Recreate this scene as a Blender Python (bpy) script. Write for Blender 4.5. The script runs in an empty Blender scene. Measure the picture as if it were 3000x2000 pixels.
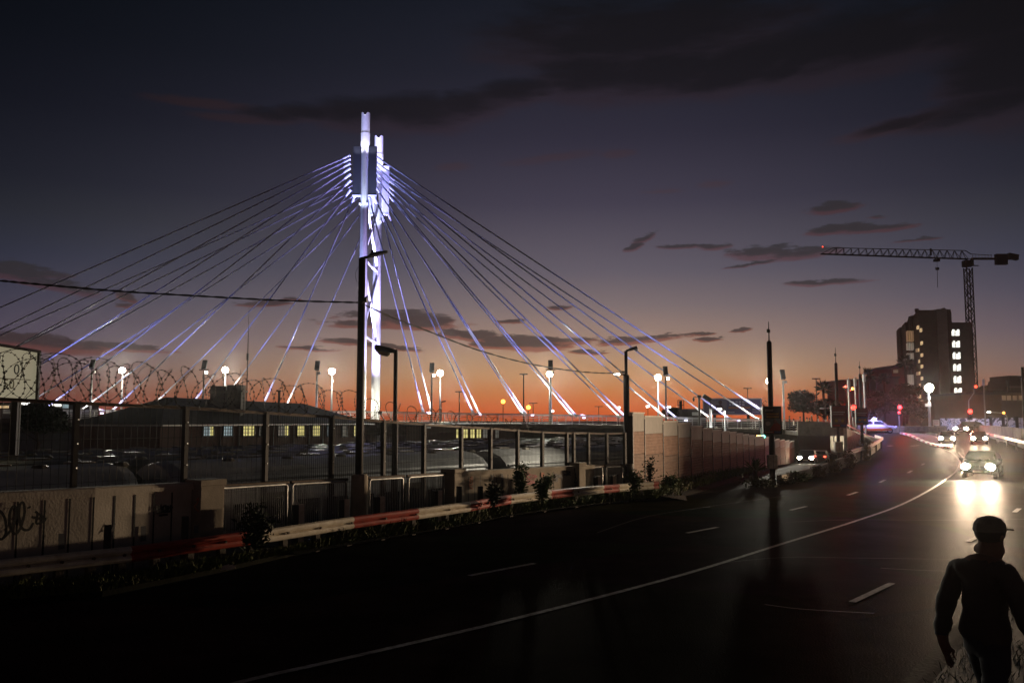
import bpy, bmesh, math, random
from mathutils import Vector, Matrix, Euler
R = math.radians
rnd = random.Random(11)
C = bpy.context.scene.collection
SC = bpy.context.scene

# ------------------------------------------------------------------ camera model
F, CX, CY, CAMH = 2600.0, 1500.0, 1000.0, 3.2
TH = math.atan(230.0 / F)
def ray(px, py):
    u = (px - CX) / F; v = (CY - py) / F
    return Vector((u, math.cos(TH) - v * math.sin(TH), math.sin(TH) + v * math.cos(TH)))
def P(px, py, Y):
    d = ray(px, py)
    return Vector((0, 0, CAMH)) + d * (Y / d.y)
def sm(a, b, x):
    t = max(0.0, min(1.0, (x - a) / (b - a))); return t * t * (3 - 2 * t)
def road_z(Y): return 1.35 * sm(78, 142, Y)
def ramp_z(Y): return -2.3 * sm(42, 135, Y)
def G(px, py, dz=0.0, zf=road_z):
    d = ray(px, py); Y = 30.0
    for _ in range(200):
        s = (zf(Y) + dz - CAMH) / d.z if d.z < -1e-6 else 400 / d.y
        Y = Y * 0.7 + 0.3 * max(1, min(400, s * d.y))
    return P(px, py, Y)
def lerp(tab, x):
    if x <= tab[0][0]:
        a, b = tab[0], tab[1]
    elif x >= tab[-1][0]:
        a, b = tab[-2], tab[-1]
    else:
        for a, b in zip(tab, tab[1:]):
            if a[0] <= x <= b[0]: break
    t = (x - a[0]) / (b[0] - a[0])
    if isinstance(a[1], (int, float)): return a[1] + (b[1] - a[1]) * t
    return a[1].lerp(b[1], t)

# ------------------------------------------------------------------ object helpers
W = {}
def tag(o, label=None, cat=None, group=None, kind=None):
    if label: o['label'] = label
    if cat: o['category'] = cat
    if group: o['group'] = group
    if kind: o['kind'] = kind
    return o
def thing(name, label, cat, loc=(0, 0, 0), group=None):
    o = bpy.data.objects.new(name, None); C.objects.link(o)
    o.empty_display_size = 0.3
    o.location = loc; W[o.name] = Vector(loc)
    return tag(o, label, cat, group)
def kids(o): return [c for c in list(C.objects) if c.parent == o]
def copy_tree(o, parent=None):
    c = o.copy(); C.objects.link(c)
    if parent is not None: c.parent = parent
    for ch in kids(o): copy_tree(ch, c)
    return c
def place(o, loc, rz=0, label=None):
    o.location = loc; o.rotation_euler = (0, 0, rz)
    if label: o['label'] = label
    return o

class MB:
    def __init__(s): s.v = []; s.f = []; s.m = []; s.cur = 0
    def add(s, vs, fs):
        b = len(s.v); s.v += [tuple(v) for v in vs]
        for f in fs: s.f.append([b + i for i in f]); s.m.append(s.cur)
        return s
    def box(s, c, size, rz=0.0, rx=0.0, ry=0.0):
        m = Euler((rx, ry, rz)).to_matrix(); c = Vector(c)
        h = Vector(size) / 2
        vs = [c + m @ Vector((x * h.x, y * h.y, z * h.z)) for z in (-1, 1) for y in (-1, 1) for x in (-1, 1)]
        return s.add(vs, [(0, 2, 3, 1), (4, 5, 7, 6), (0, 1, 5, 4), (2, 6, 7, 3), (0, 4, 6, 2), (1, 3, 7, 5)])
    def bar(s, p, q, w, h, up=(0, 0, 1)):
        p = Vector(p); q = Vector(q); d = (q - p).normalized(); up = Vector(up)
        if abs(d.dot(up)) > .98: up = Vector((0, 1, 0))
        a = d.cross(up).normalized() * (w / 2); b = a.cross(d).normalized() * (h / 2)
        vs = [e + i * a + j * b for e in (p, q) for (i, j) in ((-1, -1), (1, -1), (1, 1), (-1, 1))]
        return s.add(vs, [(0, 1, 2, 3), (7, 6, 5, 4), (0, 4, 5, 1), (1, 5, 6, 2), (2, 6, 7, 3), (3, 7, 4, 0)])
    def tube(s, pts, r, n=8, caps=True):
        pts = [Vector(p) for p in pts]
        rs = r if isinstance(r, (list, tuple)) else [r] * len(pts)
        ref = None; rings = []
        for i, p in enumerate(pts):
            d = (pts[min(i + 1, len(pts) - 1)] - pts[max(i - 1, 0)]).normalized()
            if ref is None:
                ref = d.orthogonal().normalized()
            ref = (ref - d * ref.dot(d))
            if ref.length < 1e-4: ref = d.orthogonal()
            ref.normalize(); b = d.cross(ref)
            rings.append([p + (ref * math.cos(2 * math.pi * k / n) + b * math.sin(2 * math.pi * k / n)) * rs[i] for k in range(n)])
        vs = [v for g in rings for v in g]; fs = []
        for i in range(len(pts) - 1):
            for k in range(n):
                a = i * n + k; c = i * n + (k + 1) % n
                fs.append((a, c, c + n, a + n))
        if caps:
            fs.append(tuple(range(n - 1, -1, -1))); fs.append(tuple((len(pts) - 1) * n + k for k in range(n)))
        return s.add(vs, fs)
    def quad(s, a, b, c, d): return s.add([a, b, c, d], [(0, 1, 2, 3)])
    def prism(s, poly, vec):
        n = len(poly); poly = [Vector(p) for p in poly]; vec = Vector(vec)
        return s.add(poly + [p + vec for p in poly], [tuple(range(n - 1, -1, -1)), tuple(range(n, 2 * n))] + [(i, (i + 1) % n, n + (i + 1) % n, n + i) for i in range(n)])
    def sphere(s, c, r, nu=10, nv=6):
        c = Vector(c); r = Vector(r) if not isinstance(r, (int, float)) else Vector((r, r, r))
        vs = [c + Vector((0, 0, r.z))]
        for j in range(1, nv):
            t = math.pi * j / nv
            for k in range(nu):
                f = 2 * math.pi * k / nu
                vs.append(c + Vector((r.x * math.sin(t) * math.cos(f), r.y * math.sin(t) * math.sin(f), r.z * math.cos(t))))
        vs.append(c - Vector((0, 0, r.z))); fs = []
        for k in range(nu): fs.append((0, 1 + k, 1 + (k + 1) % nu))
        for j in range(nv - 2):
            for k in range(nu):
                a = 1 + j * nu + k; b = 1 + j * nu + (k + 1) % nu
                fs.append((a, a + nu, b + nu, b))
        L = len(vs) - 1; o = 1 + (nv - 2) * nu
        for k in range(nu): fs.append((o + k, L, o + (k + 1) % nu))
        return s.add(vs, fs)
    def loft(s, rings, closed=True, caps=True):
        n = len(rings[0]); vs = [v for g in rings for v in g]; fs = []
        for i in range(len(rings) - 1):
            for k in range(n if closed else n - 1):
                a = i * n + k; c = i * n + (k + 1) % n
                fs.append((a, c, c + n, a + n))
        if caps and closed:
            fs.append(tuple(range(n - 1, -1, -1))); fs.append(tuple((len(rings) - 1) * n + k for k in range(n)))
        return s.add(vs, fs)
    def build(s, name, mat, parent=None, smooth=False, bevel=0.0):
        off = Vector((0, 0, 0))
        if parent is not None: off = W.get(parent.name, Vector((0, 0, 0)))
        me = bpy.data.meshes.new(name)
        me.from_pydata([tuple(Vector(v) - off) for v in s.v], [], s.f)
        for m in (mat if isinstance(mat, (list, tuple)) else [mat]): me.materials.append(m)
        for p, mi in zip(me.polygons, s.m): p.material_index = mi
        bm = bmesh.new(); bm.from_mesh(me); bmesh.ops.recalc_face_normals(bm, faces=bm.faces)
        bm.to_mesh(me); bm.free()
        if smooth:
            for p in me.polygons: p.use_smooth = True
        me.update()
        o = bpy.data.objects.new(name, me); C.objects.link(o)
        if parent is not None:
            o.parent = parent; W[o.name] = off
        if bevel > 0:
            b = o.modifiers.new('bevel', 'BEVEL'); b.width = bevel; b.segments = 2; b.limit_method = 'ANGLE'
        return o
def struct(name, mb, mat, label=None, smooth=False):
    o = mb.build(name, mat, smooth=smooth); o['kind'] = 'structure'
    if label: o['label'] = label
    return o

def text_mesh(name, body, size, mat, parent, origin, xdir, ydir, ext=0.004, align='CENTER', sx=1.0):
    cu = bpy.data.curves.new(name, 'FONT'); cu.body = body; cu.size = size; cu.extrude = ext
    cu.align_x = align; cu.align_y = 'CENTER'; cu.resolution_u = 3
    t = bpy.data.objects.new(name, cu); C.objects.link(t)
    dg = bpy.context.evaluated_depsgraph_get(); dg.update()
    me = bpy.data.meshes.new_from_object(t.evaluated_get(dg))
    C.objects.unlink(t); bpy.data.objects.remove(t)
    x = Vector(xdir).normalized(); y = Vector(ydir).normalized(); z = x.cross(y)
    off = W.get(parent.name, Vector((0, 0, 0))) if parent is not None else Vector((0, 0, 0))
    for v in me.vertices:
        v.co = Vector(origin) + x * v.co.x * sx + y * v.co.y + z * v.co.z - off
    me.materials.clear(); me.materials.append(mat)
    o = bpy.data.objects.new(name, me); C.objects.link(o)
    if parent is not None: o.parent = parent; W[o.name] = off
    return o

# ------------------------------------------------------------------ materials
def mat(name, col, rough=0.6, metal=0.0, var=0.25, scale=3.0, bump=0.0, bscale=40.0, spec=0.5, alpha=1.0, stretch=(1, 1, 1), col2=None, trans=0.0):
    m = bpy.data.materials.new(name); m.use_nodes = True
    nt = m.node_tree; N = nt.nodes; L = nt.links
    b = N['Principled BSDF']
    b.inputs['Roughness'].default_value = rough; b.inputs['Metallic'].default_value = metal
    b.inputs['Specular IOR Level'].default_value = spec
    if alpha < 1: b.inputs['Alpha'].default_value = alpha
    if trans > 0: b.inputs['Transmission Weight'].default_value = trans
    tc = N.new('ShaderNodeTexCoord'); mp = N.new('ShaderNodeMapping'); mp.inputs['Scale'].default_value = stretch
    L.new(tc.outputs['Object'], mp.inputs['Vector'])
    nz = N.new('ShaderNodeTexNoise'); nz.inputs['Scale'].default_value = scale; nz.inputs['Detail'].default_value = 6
    nz.inputs['Roughness'].default_value = 0.65
    L.new(mp.outputs['Vector'], nz.inputs['Vector'])
    rp = N.new('ShaderNodeValToRGB')
    c = Vector(col); d = Vector(col2) if col2 else c * (1 - var)
    rp.color_ramp.elements[0].position = 0.32; rp.color_ramp.elements[1].position = 0.68
    rp.color_ramp.elements[0].color = (*d, 1); rp.color_ramp.elements[1].color = (*(c * (1 + (0 if col2 else var * .4))), 1)
    L.new(nz.outputs['Fac'], rp.inputs['Fac']); L.new(rp.outputs['Color'], b.inputs['Base Color'])
    if bump > 0:
        n2 = N.new('ShaderNodeTexNoise'); n2.inputs['Scale'].default_value = bscale; n2.inputs['Detail'].default_value = 4
        L.new(mp.outputs['Vector'], n2.inputs['Vector'])
        bp = N.new('ShaderNodeBump'); bp.inputs['Strength'].default_value = bump; bp.inputs['Distance'].default_value = 0.02
        L.new(n2.outputs['Fac'], bp.inputs['Height']); L.new(bp.outputs['Normal'], b.inputs['Normal'])
    return m
def emit(name, col, st, base=0.6):
    m = bpy.data.materials.new(name); m.use_nodes = True
    b = m.node_tree.nodes['Principled BSDF']
    b.inputs['Base Color'].default_value = (base, base, base, 1)
    b.inputs['Emission Color'].default_value = (*col, 1); b.inputs['Emission Strength'].default_value = st
    b.inputs['Roughness'].default_value = 0.4
    if name.startswith('window'):
        N = m.node_tree.nodes; L = m.node_tree.links; tc = N.new('ShaderNodeTexCoord'); nz = N.new('ShaderNodeTexNoise'); nz.inputs['Scale'].default_value = 1.1; nz.inputs['Detail'].default_value = 3
        L.new(tc.outputs['Object'], nz.inputs['Vector']); mr = N.new('ShaderNodeMapRange'); mr.inputs['From Min'].default_value = .3; mr.inputs['From Max'].default_value = .7; mr.inputs['To Min'].default_value = st * .45; mr.inputs['To Max'].default_value = st * 1.35
        L.new(nz.outputs['Fac'], mr.inputs['Value']); L.new(mr.outputs['Result'], b.inputs['Emission Strength'])
    return m
def brick_mat(name, c1, c2, mortar, scale, w=.5, h=.25, rough=.85, ax='xz'):
    m = bpy.data.materials.new(name); m.use_nodes = True
    N = m.node_tree.nodes; L = m.node_tree.links; b = N['Principled BSDF']; b.inputs['Roughness'].default_value = rough
    tc = N.new('ShaderNodeTexCoord'); sp = N.new('ShaderNodeSeparateXYZ'); cb = N.new('ShaderNodeCombineXYZ')
    L.new(tc.outputs['Object'], sp.inputs[0])
    ad = N.new('ShaderNodeMath'); ad.operation = 'ADD'; L.new(sp.outputs['X'], ad.inputs[0]); L.new(sp.outputs['Y'], ad.inputs[1])
    L.new(ad.outputs[0], cb.inputs['X']); L.new(sp.outputs['Z'], cb.inputs['Y'])
    bt = N.new('ShaderNodeTexBrick'); bt.inputs['Scale'].default_value = scale
    bt.inputs['Brick Width'].default_value = w; bt.inputs['Row Height'].default_value = h
    bt.inputs['Color1'].default_value = (*c1, 1); bt.inputs['Color2'].default_value = (*c2, 1); bt.inputs['Mortar'].default_value = (*mortar, 1)
    L.new(cb.outputs[0], bt.inputs['Vector']); L.new(bt.outputs['Color'], b.inputs['Base Color'])
    return m
M = {}
def asphalt_mat(name):
    m = mat(name, (.028, .0255, .0225), .6, spec=.00012, var=.5, scale=.5, bump=.6, bscale=34)
    N = m.node_tree.nodes; L = m.node_tree.links; b = N['Principled BSDF']
    tc = N.new('ShaderNodeTexCoord')
    v = N.new('ShaderNodeTexVoronoi'); v.inputs['Scale'].default_value = .16; v.feature = 'F1'; L.new(tc.outputs['Object'], v.inputs['Vector'])
    sp = N.new('ShaderNodeTexNoise'); sp.inputs['Scale'].default_value = 55; sp.inputs['Detail'].default_value = 2; L.new(tc.outputs['Object'], sp.inputs['Vector'])
    base = b.inputs['Base Color'].links[0].from_socket
    m1 = N.new('ShaderNodeMix'); m1.data_type = 'RGBA'; m1.blend_type = 'MULTIPLY'; m1.inputs['Factor'].default_value = .45; L.new(base, m1.inputs['A']); L.new(v.outputs['Color'], m1.inputs['B'])
    r = N.new('ShaderNodeValToRGB'); r.color_ramp.elements[0].position = .35; r.color_ramp.elements[0].color = (.45, .45, .45, 1); r.color_ramp.elements[1].position = .72; r.color_ramp.elements[1].color = (1.9, 1.85, 1.75, 1); L.new(sp.outputs['Fac'], r.inputs[0])
    m2 = N.new('ShaderNodeMix'); m2.data_type = 'RGBA'; m2.blend_type = 'MULTIPLY'; m2.inputs['Factor'].default_value = 1; L.new(m1.outputs['Result'], m2.inputs['A']); L.new(r.outputs[0], m2.inputs['B']); L.new(m2.outputs['Result'], b.inputs['Base Color'])
    ro = N.new('ShaderNodeMapRange'); ro.inputs['To Min'].default_value = .46; ro.inputs['To Max'].default_value = .7; L.new(v.outputs['Distance'], ro.inputs['Value']); ro.inputs['From Max'].default_value = 4; L.new(ro.outputs[0], b.inputs['Roughness'])
    return m
M['asphalt'] = asphalt_mat('asphalt')
M['asphalt_ramp'] = mat('asphalt_ramp', (.05, .048, .045), .6, spec=.002, var=.3, scale=.8, bump=.4, bscale=60)
M['ground'] = mat('ground_soil', (.05, .045, .035), .95, var=.4, scale=.6, bump=.4, bscale=8, spec=.1)
M['paint_white'] = mat('road_paint', (.44, .43, .40), .7, scale=7, spec=.1, col2=(.12, .115, .105))
M['paint_red'] = mat('rail_red', (.42, .045, .02), .5, var=.4, scale=4, col2=(.25, .03, .015))
M['rail_white'] = mat('rail_white', (.72, .66, .54), .5, var=.35, scale=5, col2=(.5, .42, .3))
M['concrete'] = mat('concrete', (.36, .31, .24), .88, var=.45, scale=1.6, bump=.3, bscale=25, col2=(.22, .185, .14), spec=.25)
M['concrete_lt'] = mat('concrete_light', (.5, .47, .41), .85, var=.35, scale=2, bump=.2, bscale=30, spec=.3)
M['concrete_dk'] = mat('concrete_dark', (.16, .145, .125), .9, var=.4, scale=1.2, bump=.25, bscale=18, spec=.2)
M['steel_dk'] = mat('dark_steel', (.040, .034, .027), .65, metal=.1, var=.4, scale=7)
M['steel_rust'] = mat('rusty_steel', (.10, .065, .04), .7, metal=.2, var=.5, scale=9)
M['steel'] = mat('galvanised_steel', (.42, .42, .40), .45, metal=.6, var=.3, scale=8)
M['steel_paint'] = mat('pale_painted_steel', (.62, .63, .66), .4, var=.12, scale=3)
M['wire'] = mat('razor_tape', (.07, .06, .05), .5, metal=.5, var=.3, scale=20)
M['mesh_dark'] = mat('mesh_wire', (.03, .027, .02), .8, var=.3, scale=12, spec=.2)
M['concrete_pale'] = mat('concrete_wall_pale', (.52, .47, .39), .88, var=.4, scale=1.3, bump=.35, bscale=22, col2=(.36, .32, .26), spec=.25)
M['black'] = mat('black_plastic', (.018, .018, .018), .5, var=.3, scale=5)
M['pylon'] = mat('pylon_paint', (.74, .75, .8), .42, var=.10, scale=1.5)
M['plate'] = mat('anchor_plate_shaded', (.012, .014, .020), .5, var=.15, scale=2)  # near plates: the shade on their front is put into the colour
M['plate_lt'] = mat('anchor_plate_lit', (.42, .43, .58), .5, var=.12, scale=2)  # far plates and sills: lavender light is put into the colour
M['cable'] = mat('cable_sheath', (.36, .38, .54), .35, var=.1, scale=2)  # white sheath, with the blue lamp light mixed into its colour
M['sleeve'] = mat('cable_sleeve', (.78, .78, .8), .35, var=.08, scale=2)
M['train'] = mat('train_steel', (.50, .50, .48), .4, metal=.35, var=.3, scale=1.2, stretch=(1, 1, 6), bump=.12, bscale=9)
M['train_roof'] = mat('train_roof_steel', (.52, .52, .50), .42, metal=.25, var=.35, scale=1.0, bump=.25, bscale=5)
M['train_dirty'] = mat('train_roof_dirty', (.15, .13, .10), .4, metal=.35, var=.5, scale=1.4, bump=.25, bscale=4)
M['rubber'] = mat('rubber', (.012, .012, .012), .8, var=.3, scale=6)
M['glass_dk'] = mat('dark_glass', (.012, .014, .018), .12, var=.2, scale=2)
M['roof_tile'] = mat('slate_roof', (.045, .043, .042), .75, var=.4, scale=2, bump=.5, bscale=14, stretch=(1, 1, 3))
M['brick'] = brick_mat('brown_brick', (.15, .07, .04), (.11, .055, .035), (.12, .10, .08), 4.2)
M['brick_red'] = brick_mat('red_brick', (.22, .05, .035), (.17, .045, .03), (.16, .1, .08), 4.2)
M['tower'] = mat('tower_render', (.13, .125, .118), .85, var=.2, scale=.5)
M['tower_lt'] = mat('tower_pale_strip', (.32, .31, .29), .85, var=.15, scale=.5)
M['tower_dk'] = mat('tower_dark_side', (.12, .10, .085), .85, var=.2, scale=.5)
M['win_yellow'] = emit('window_lit_yellow', (1.0, .86, .30), .75)
M['win_blue'] = emit('window_lit_blue', (.55, .75, .8), .30)
M['win_white'] = emit('window_lit_white', (1.0, .98, .88), 1.6)
M['win_warm'] = emit('window_lit_warm', (1.0, .68, .34), .55)
M['win_dim'] = emit('window_dim', (.8, .75, .6), .12)
M['win_orange'] = emit('window_orange', (1.0, .55, .22), .10)
M['lamp_flood'] = emit('floodlight_lens', (1.0, .96, .80), 55)
M['lamp_sodium'] = emit('sodium_lens', (1.0, .42, .05), 6)
M['lamp_white'] = emit('white_lamp', (1.0, .97, .88), 9)
M['lamp_blue'] = emit('blue_white_lamp', (.72, .68, 1.0), 5)
M['lamp_off'] = mat('unlit_lens', (.42, .36, .22), .3, var=.1, scale=4)
M['red_on'] = emit('red_signal', (1.0, .022, .014), 9)
M['red_dim'] = emit('red_marker', (1.0, .06, .02), 3)
M['green_on'] = emit('green_signal', (.15, 1.0, .75), 12)
M['head_on'] = emit('headlight_lens', (1.0, .93, .76), 60)
M['tail_on'] = emit('taillight_lens', (1.0, .06, .03), 9)
M['beacon'] = emit('beacon_lens', (.35, .32, 1.0), 30)
M['orange_ind'] = emit('amber_lamp', (1.0, .4, .05), 5)
M['sign_pale'] = emit('backlit_panel', (.62, .57, .36), .30)
M['leaf'] = mat('leaf_green', (.07, .11, .03), .7, var=.5, scale=7, spec=.2)
M['leaf_dk'] = mat('leaf_dark', (.030, .040, .018), .75, var=.5, scale=3, spec=.15)
M['leaf_dry'] = mat('leaf_dry', (.16, .12, .06), .8, var=.5, scale=5, spec=.15)
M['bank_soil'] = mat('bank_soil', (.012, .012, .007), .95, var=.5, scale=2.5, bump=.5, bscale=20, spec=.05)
M['grass'] = mat('grass', (.10, .13, .03), .8, var=.5, scale=3, spec=.15, col2=(.05, .04, .02))
M['bark'] = mat('bark', (.06, .045, .03), .9, var=.4, scale=9, bump=.4)
M['ink_black'] = mat('spray_black', (.012, .012, .012), .7, var=.2)
M['ink_red'] = mat('spray_red', (.28, .03, .03), .7, var=.3)
M['ink_orange'] = mat('spray_orange', (.4, .12, .04), .7, var=.3)
M['ink_grey'] = mat('spray_grey', (.10, .10, .11), .7, var=.3)
M['ink_faint'] = mat('faint_print', (.30, .27, .18), .7, var=.1)
M['seam'] = mat('tar_seam', (.008, .008, .008), .7, var=.2)
def noise_panel(name, col, col2):
    m = mat(name, col, .85, var=.3, scale=2.2, bump=.3, bscale=30, col2=col2, stretch=(1, 1, 3), spec=.25)
    N = m.node_tree.nodes; L = m.node_tree.links
    tc = N.new('ShaderNodeTexCoord'); wv = N.new('ShaderNodeTexWave'); wv.bands_direction = 'Z'
    wv.inputs['Scale'].default_value = 2.2; wv.inputs['Distortion'].default_value = .35
    L.new(tc.outputs['Object'], wv.inputs['Vector'])
    bp = N.new('ShaderNodeBump'); bp.inputs['Strength'].default_value = .55; bp.inputs['Distance'].default_value = .05
    L.new(wv.outputs['Fac'], bp.inputs['Height'])
    L.new(bp.outputs['Normal'], N['Principled BSDF'].inputs['Normal'])
    return m
M['noise_pink'] = noise_panel('noise_wall_pink', (.26, .155, .105), (.17, .10, .07))
M['noise_low'] = noise_panel('noise_wall_lower', (.20, .128, .09), (.13, .085, .065))
M['crane_yellow'] = mat('crane_paint', (.10, .075, .02), .6, var=.3)
M['warehouse'] = mat('warehouse_wall', (.12, .085, .05), .85, var=.25, scale=.4)
M['noise_grey'] = mat('noise_wall_cap', (.30, .28, .25), .8, var=.4, scale=2.5, stretch=(5, 5, 1), spec=.25, col2=(.22, .21, .185))
# ------------------------------------------------------------------ camera
cam = bpy.data.cameras.new('camera'); co = bpy.data.objects.new('camera', cam); C.objects.link(co)
co.location = (0, 0, CAMH); co.rotation_euler = (math.pi / 2 + TH, 0, 0)
cam.sensor_width = 36; cam.lens = 36 * F / 3000; cam.clip_end = 6000; cam.clip_start = 0.1
SC.camera = co
SC.view_settings.view_transform = 'Standard'; SC.view_settings.look = 'None'
SC.view_settings.exposure = 0; SC.view_settings.gamma = 1
SC.cycles.use_denoising = True
SC.cycles.max_bounces = 5; SC.cycles.sample_clamp_indirect = 4
SC.cycles.caustics_reflective = False; SC.cycles.caustics_refractive = False

# ------------------------------------------------------------------ dusk sky with clouds (all in direction space)
def s2l(c): return tuple(((x / 255) / 12.92 if x / 255 < .04045 else ((x / 255 + .055) / 1.055) ** 2.4) for x in c)
def make_world():
    w = bpy.data.worlds.new('World'); SC.world = w; w.use_nodes = True
    nt = w.node_tree; N = nt.nodes; L = nt.links; N.clear()
    def mth(op, a, b=None, c=None, clamp=False):
        n = N.new('ShaderNodeMath'); n.operation = op; n.use_clamp = clamp
        for i, x in enumerate((a, b, c)):
            if x is None: continue
            if isinstance(x, (int, float)): n.inputs[i].default_value = x
            else: L.new(x, n.inputs[i])
        return n.outputs[0]
    tc = N.new('ShaderNodeTexCoord'); sp = N.new('ShaderNodeSeparateXYZ'); L.new(tc.outputs['Generated'], sp.inputs[0])
    az = mth('ARCTAN2', sp.outputs['X'], sp.outputs['Y'])
    el = mth('ARCSINE', sp.outputs['Z'])
    # vertical gradient of the afterglow
    rp = N.new('ShaderNodeValToRGB'); cr = rp.color_ramp
    stops = [(-8, (20, 14, 10)), (-1.2, (120, 52, 24)), (0.1, (198, 88, 42)), (.7, (200, 98, 53)), (1.25, (198, 110, 64)), (1.75, (195, 121, 73)), (2.85, (188, 140, 100)),
             (3.95, (174, 138, 109)), (5.05, (156, 128, 113)), (7.25, (124, 109, 110)), (9.45, (97, 90, 101)), (13.8, (66, 61, 76)),
             (17.9, (47, 44, 58)), (22, (34, 34, 45)), (27, (22, 25, 34)), (45, (15, 17, 25)), (90, (13, 15, 23))]
    cr.elements[0].position = 0; cr.elements[0].color = (*s2l(stops[0][1]), 1)
    cr.elements[1].position = 1; cr.elements[1].color = (*s2l(stops[-1][1]), 1)
    for e, c in stops[1:-1]:
        k = cr.elements.new((e + 8) / 98); k.color = (*s2l(c), 1)
    t = mth('MULTIPLY_ADD', el, 57.29578 / 98, 8 / 98)
    L.new(t, rp.inputs['Fac'])
    d0 = mth('SUBTRACT', az, R(4))
    mr = N.new('ShaderNodeMapRange'); mr.inputs['From Min'].default_value = 0; mr.inputs['From Max'].default_value = R(12)
    mr.inputs['To Min'].default_value = 1 / R(46); mr.inputs['To Max'].default_value = 1 / R(18.5); L.new(el, mr.inputs['Value'])
    def lobe(k, fl):
        q = mth('MULTIPLY', d0, k); e = mth('POWER', 2.71828, mth('MULTIPLY', mth('MULTIPLY', q, q), -.5)); return mth('ADD', mth('MULTIPLY_ADD', e, 1 - fl, fl), bk.outputs['Result'])
    bk = N.new('ShaderNodeMapRange'); bk.interpolation_type = 'SMOOTHSTEP'; bk.inputs['From Min'].default_value = R(48); bk.inputs['From Max'].default_value = R(120); bk.inputs['To Min'].default_value = 0; bk.inputs['To Max'].default_value = .26; L.new(mth('ABSOLUTE', d0), bk.inputs['Value'])
    lobes = {'Red': lobe(1 / R(17.2), .11), 'Green': lobe(1 / R(18.8), .12), 'Blue': lobe(mr.outputs['Result'], .14)}
    base = N.new('ShaderNodeMix'); base.data_type = 'RGBA'; base.blend_type = 'MULTIPLY'; base.inputs['Factor'].default_value = 1
    L.new(rp.outputs['Color'], base.inputs['A'])
    cx = N.new('ShaderNodeCombineColor')
    for k in ('Red', 'Green', 'Blue'): L.new(lobes[k], cx.inputs[k])
    L.new(cx.outputs[0], base.inputs['B'])
    sky = base.outputs['Result']
    # noise that frays the clouds
    cv = N.new('ShaderNodeCombineXYZ'); L.new(az, cv.inputs['X']); L.new(mth('MULTIPLY', el, 4.6), cv.inputs['Y'])
    def noise(sc, det, off):
        n = N.new('ShaderNodeTexNoise'); n.inputs['Scale'].default_value = sc; n.inputs['Detail'].default_value = det
        n.inputs['Roughness'].default_value = .62
        va = N.new('ShaderNodeVectorMath'); va.operation = 'ADD'; va.inputs[1].default_value = off
        L.new(cv.outputs[0], va.inputs[0]); L.new(va.outputs[0], n.inputs['Vector']); return n.outputs['Fac']
    n1 = noise(13, 9, (0, 0, 0)); n2 = noise(38, 8, (3, 1, 0)); n3 = noise(6.0, 6, (7, 2, 0))
    u = mth('MULTIPLY_ADD', n3, .05, mth('ADD', az, -.025)); v = mth('MULTIPLY_ADD', n2, .010, mth('ADD', el, -.005))
    def cloudset(items, redshift, bs=1.0):
        acc = None; accr = None
        for (px, py, a, b, k) in items:
            d = ray(px, py).normalized(); u0 = math.atan2(d.x, d.y); v0 = math.asin(d.z)
            A = a / F; B = b * bs / F
            du = mth('MULTIPLY_ADD', u, 1 / A, -u0 / A)
            dv = mth('MULTIPLY_ADD', v, 1 / B, -v0 / B)
            if k: dv = mth('MULTIPLY_ADD', du, -k * A / B, dv)
            d2 = mth('MULTIPLY', du, du)
            r = mth('MULTIPLY_ADD', dv, dv, d2)
            dr = mth('ADD', dv, redshift)
            rr = mth('MULTIPLY_ADD', dr, dr, d2)
            acc = r if acc is None else mth('MINIMUM', acc, r)
            accr = rr if accr is None else mth('MINIMUM', accr, rr)
        return acc, accr
    def sstep(x, lo, hi):
        m = N.new('ShaderNodeMapRange'); m.interpolation_type = 'SMOOTHSTEP'
        m.inputs['From Min'].default_value = lo; m.inputs['From Max'].default_value = hi
        L.new(x, m.inputs['Value']); return m.outputs['Result']
    low = [(1170, 930, 190, 26, -.02), (1050, 945, 110, 14, 0), (1225, 945, 110, 18, 0), (1000, 997, 70, 10, -.06), (900, 1019, 80, 7, -.05), (1120, 1012, 120, 8, -.1), (1325, 975, 55, 14, 0),
           (1395, 980, 75, 18, -.03), (1520, 1000, 130, 24, -.03), (1470, 1006, 110, 14, 0), (1640, 993, 120, 14, 0), (1860, 992, 150, 12, .07), (2040, 976, 36, 6, .02), (2155, 965, 34, 6, .08), (2065, 992, 44, 7, .05),
           (1720, 1030, 60, 7, 0), (860, 873, 30, 7, 0), (770, 888, 80, 8, .06), (120, 998, 170, 24, -.08), (310, 1010, 160, 11, -.06), (60, 985, 60, 18, 0), (375, 868, 26, 12, -.3), (371, 893, 22, 6, 0), (1640, 900, 40, 6, 0), (1490, 941, 60, 6, .02)]
    mid = [(60, 790, 110, 26, -.05), (150, 825, 120, 22, -.15), (2440, 606, 70, 16, .05), (2440, 668, 90, 14, .05), (2560, 664, 110, 14, 0), (2220, 736, 110, 22, 0), (2330, 737, 130, 22, .02), (2200, 772, 90, 6, .1),
           (2430, 824, 130, 9, 0), (1885, 696, 36, 12, .3), (1860, 722, 34, 12, .25), (1990, 722, 60, 7, 0), (2100, 720, 50, 10, 0), (2570, 634, 40, 6, 0), (2690, 700, 70, 6, 0)]
    hi = [(790, 335, 110, 22, .0), (900, 325, 120, 26, .02), (1050, 325, 170, 44, 0), (1210, 318, 200, 56, .03), (1370, 300, 150, 44, .1), (1500, 265, 190, 40, .12), (1720, 215, 200, 70, -.02), (1950, 205, 240, 70, .06), (2160, 190, 220, 70, .15),
          (2330, 180, 150, 40, .3), (1900, 80, 560, 110, 0), (2500, 110, 420, 90, .05), (2950, 190, 190, 130, -.1), (2900, 300, 240, 40, .12), (2680, 350, 170, 18, .12), (2900, 40, 300, 90, 0)]
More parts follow.
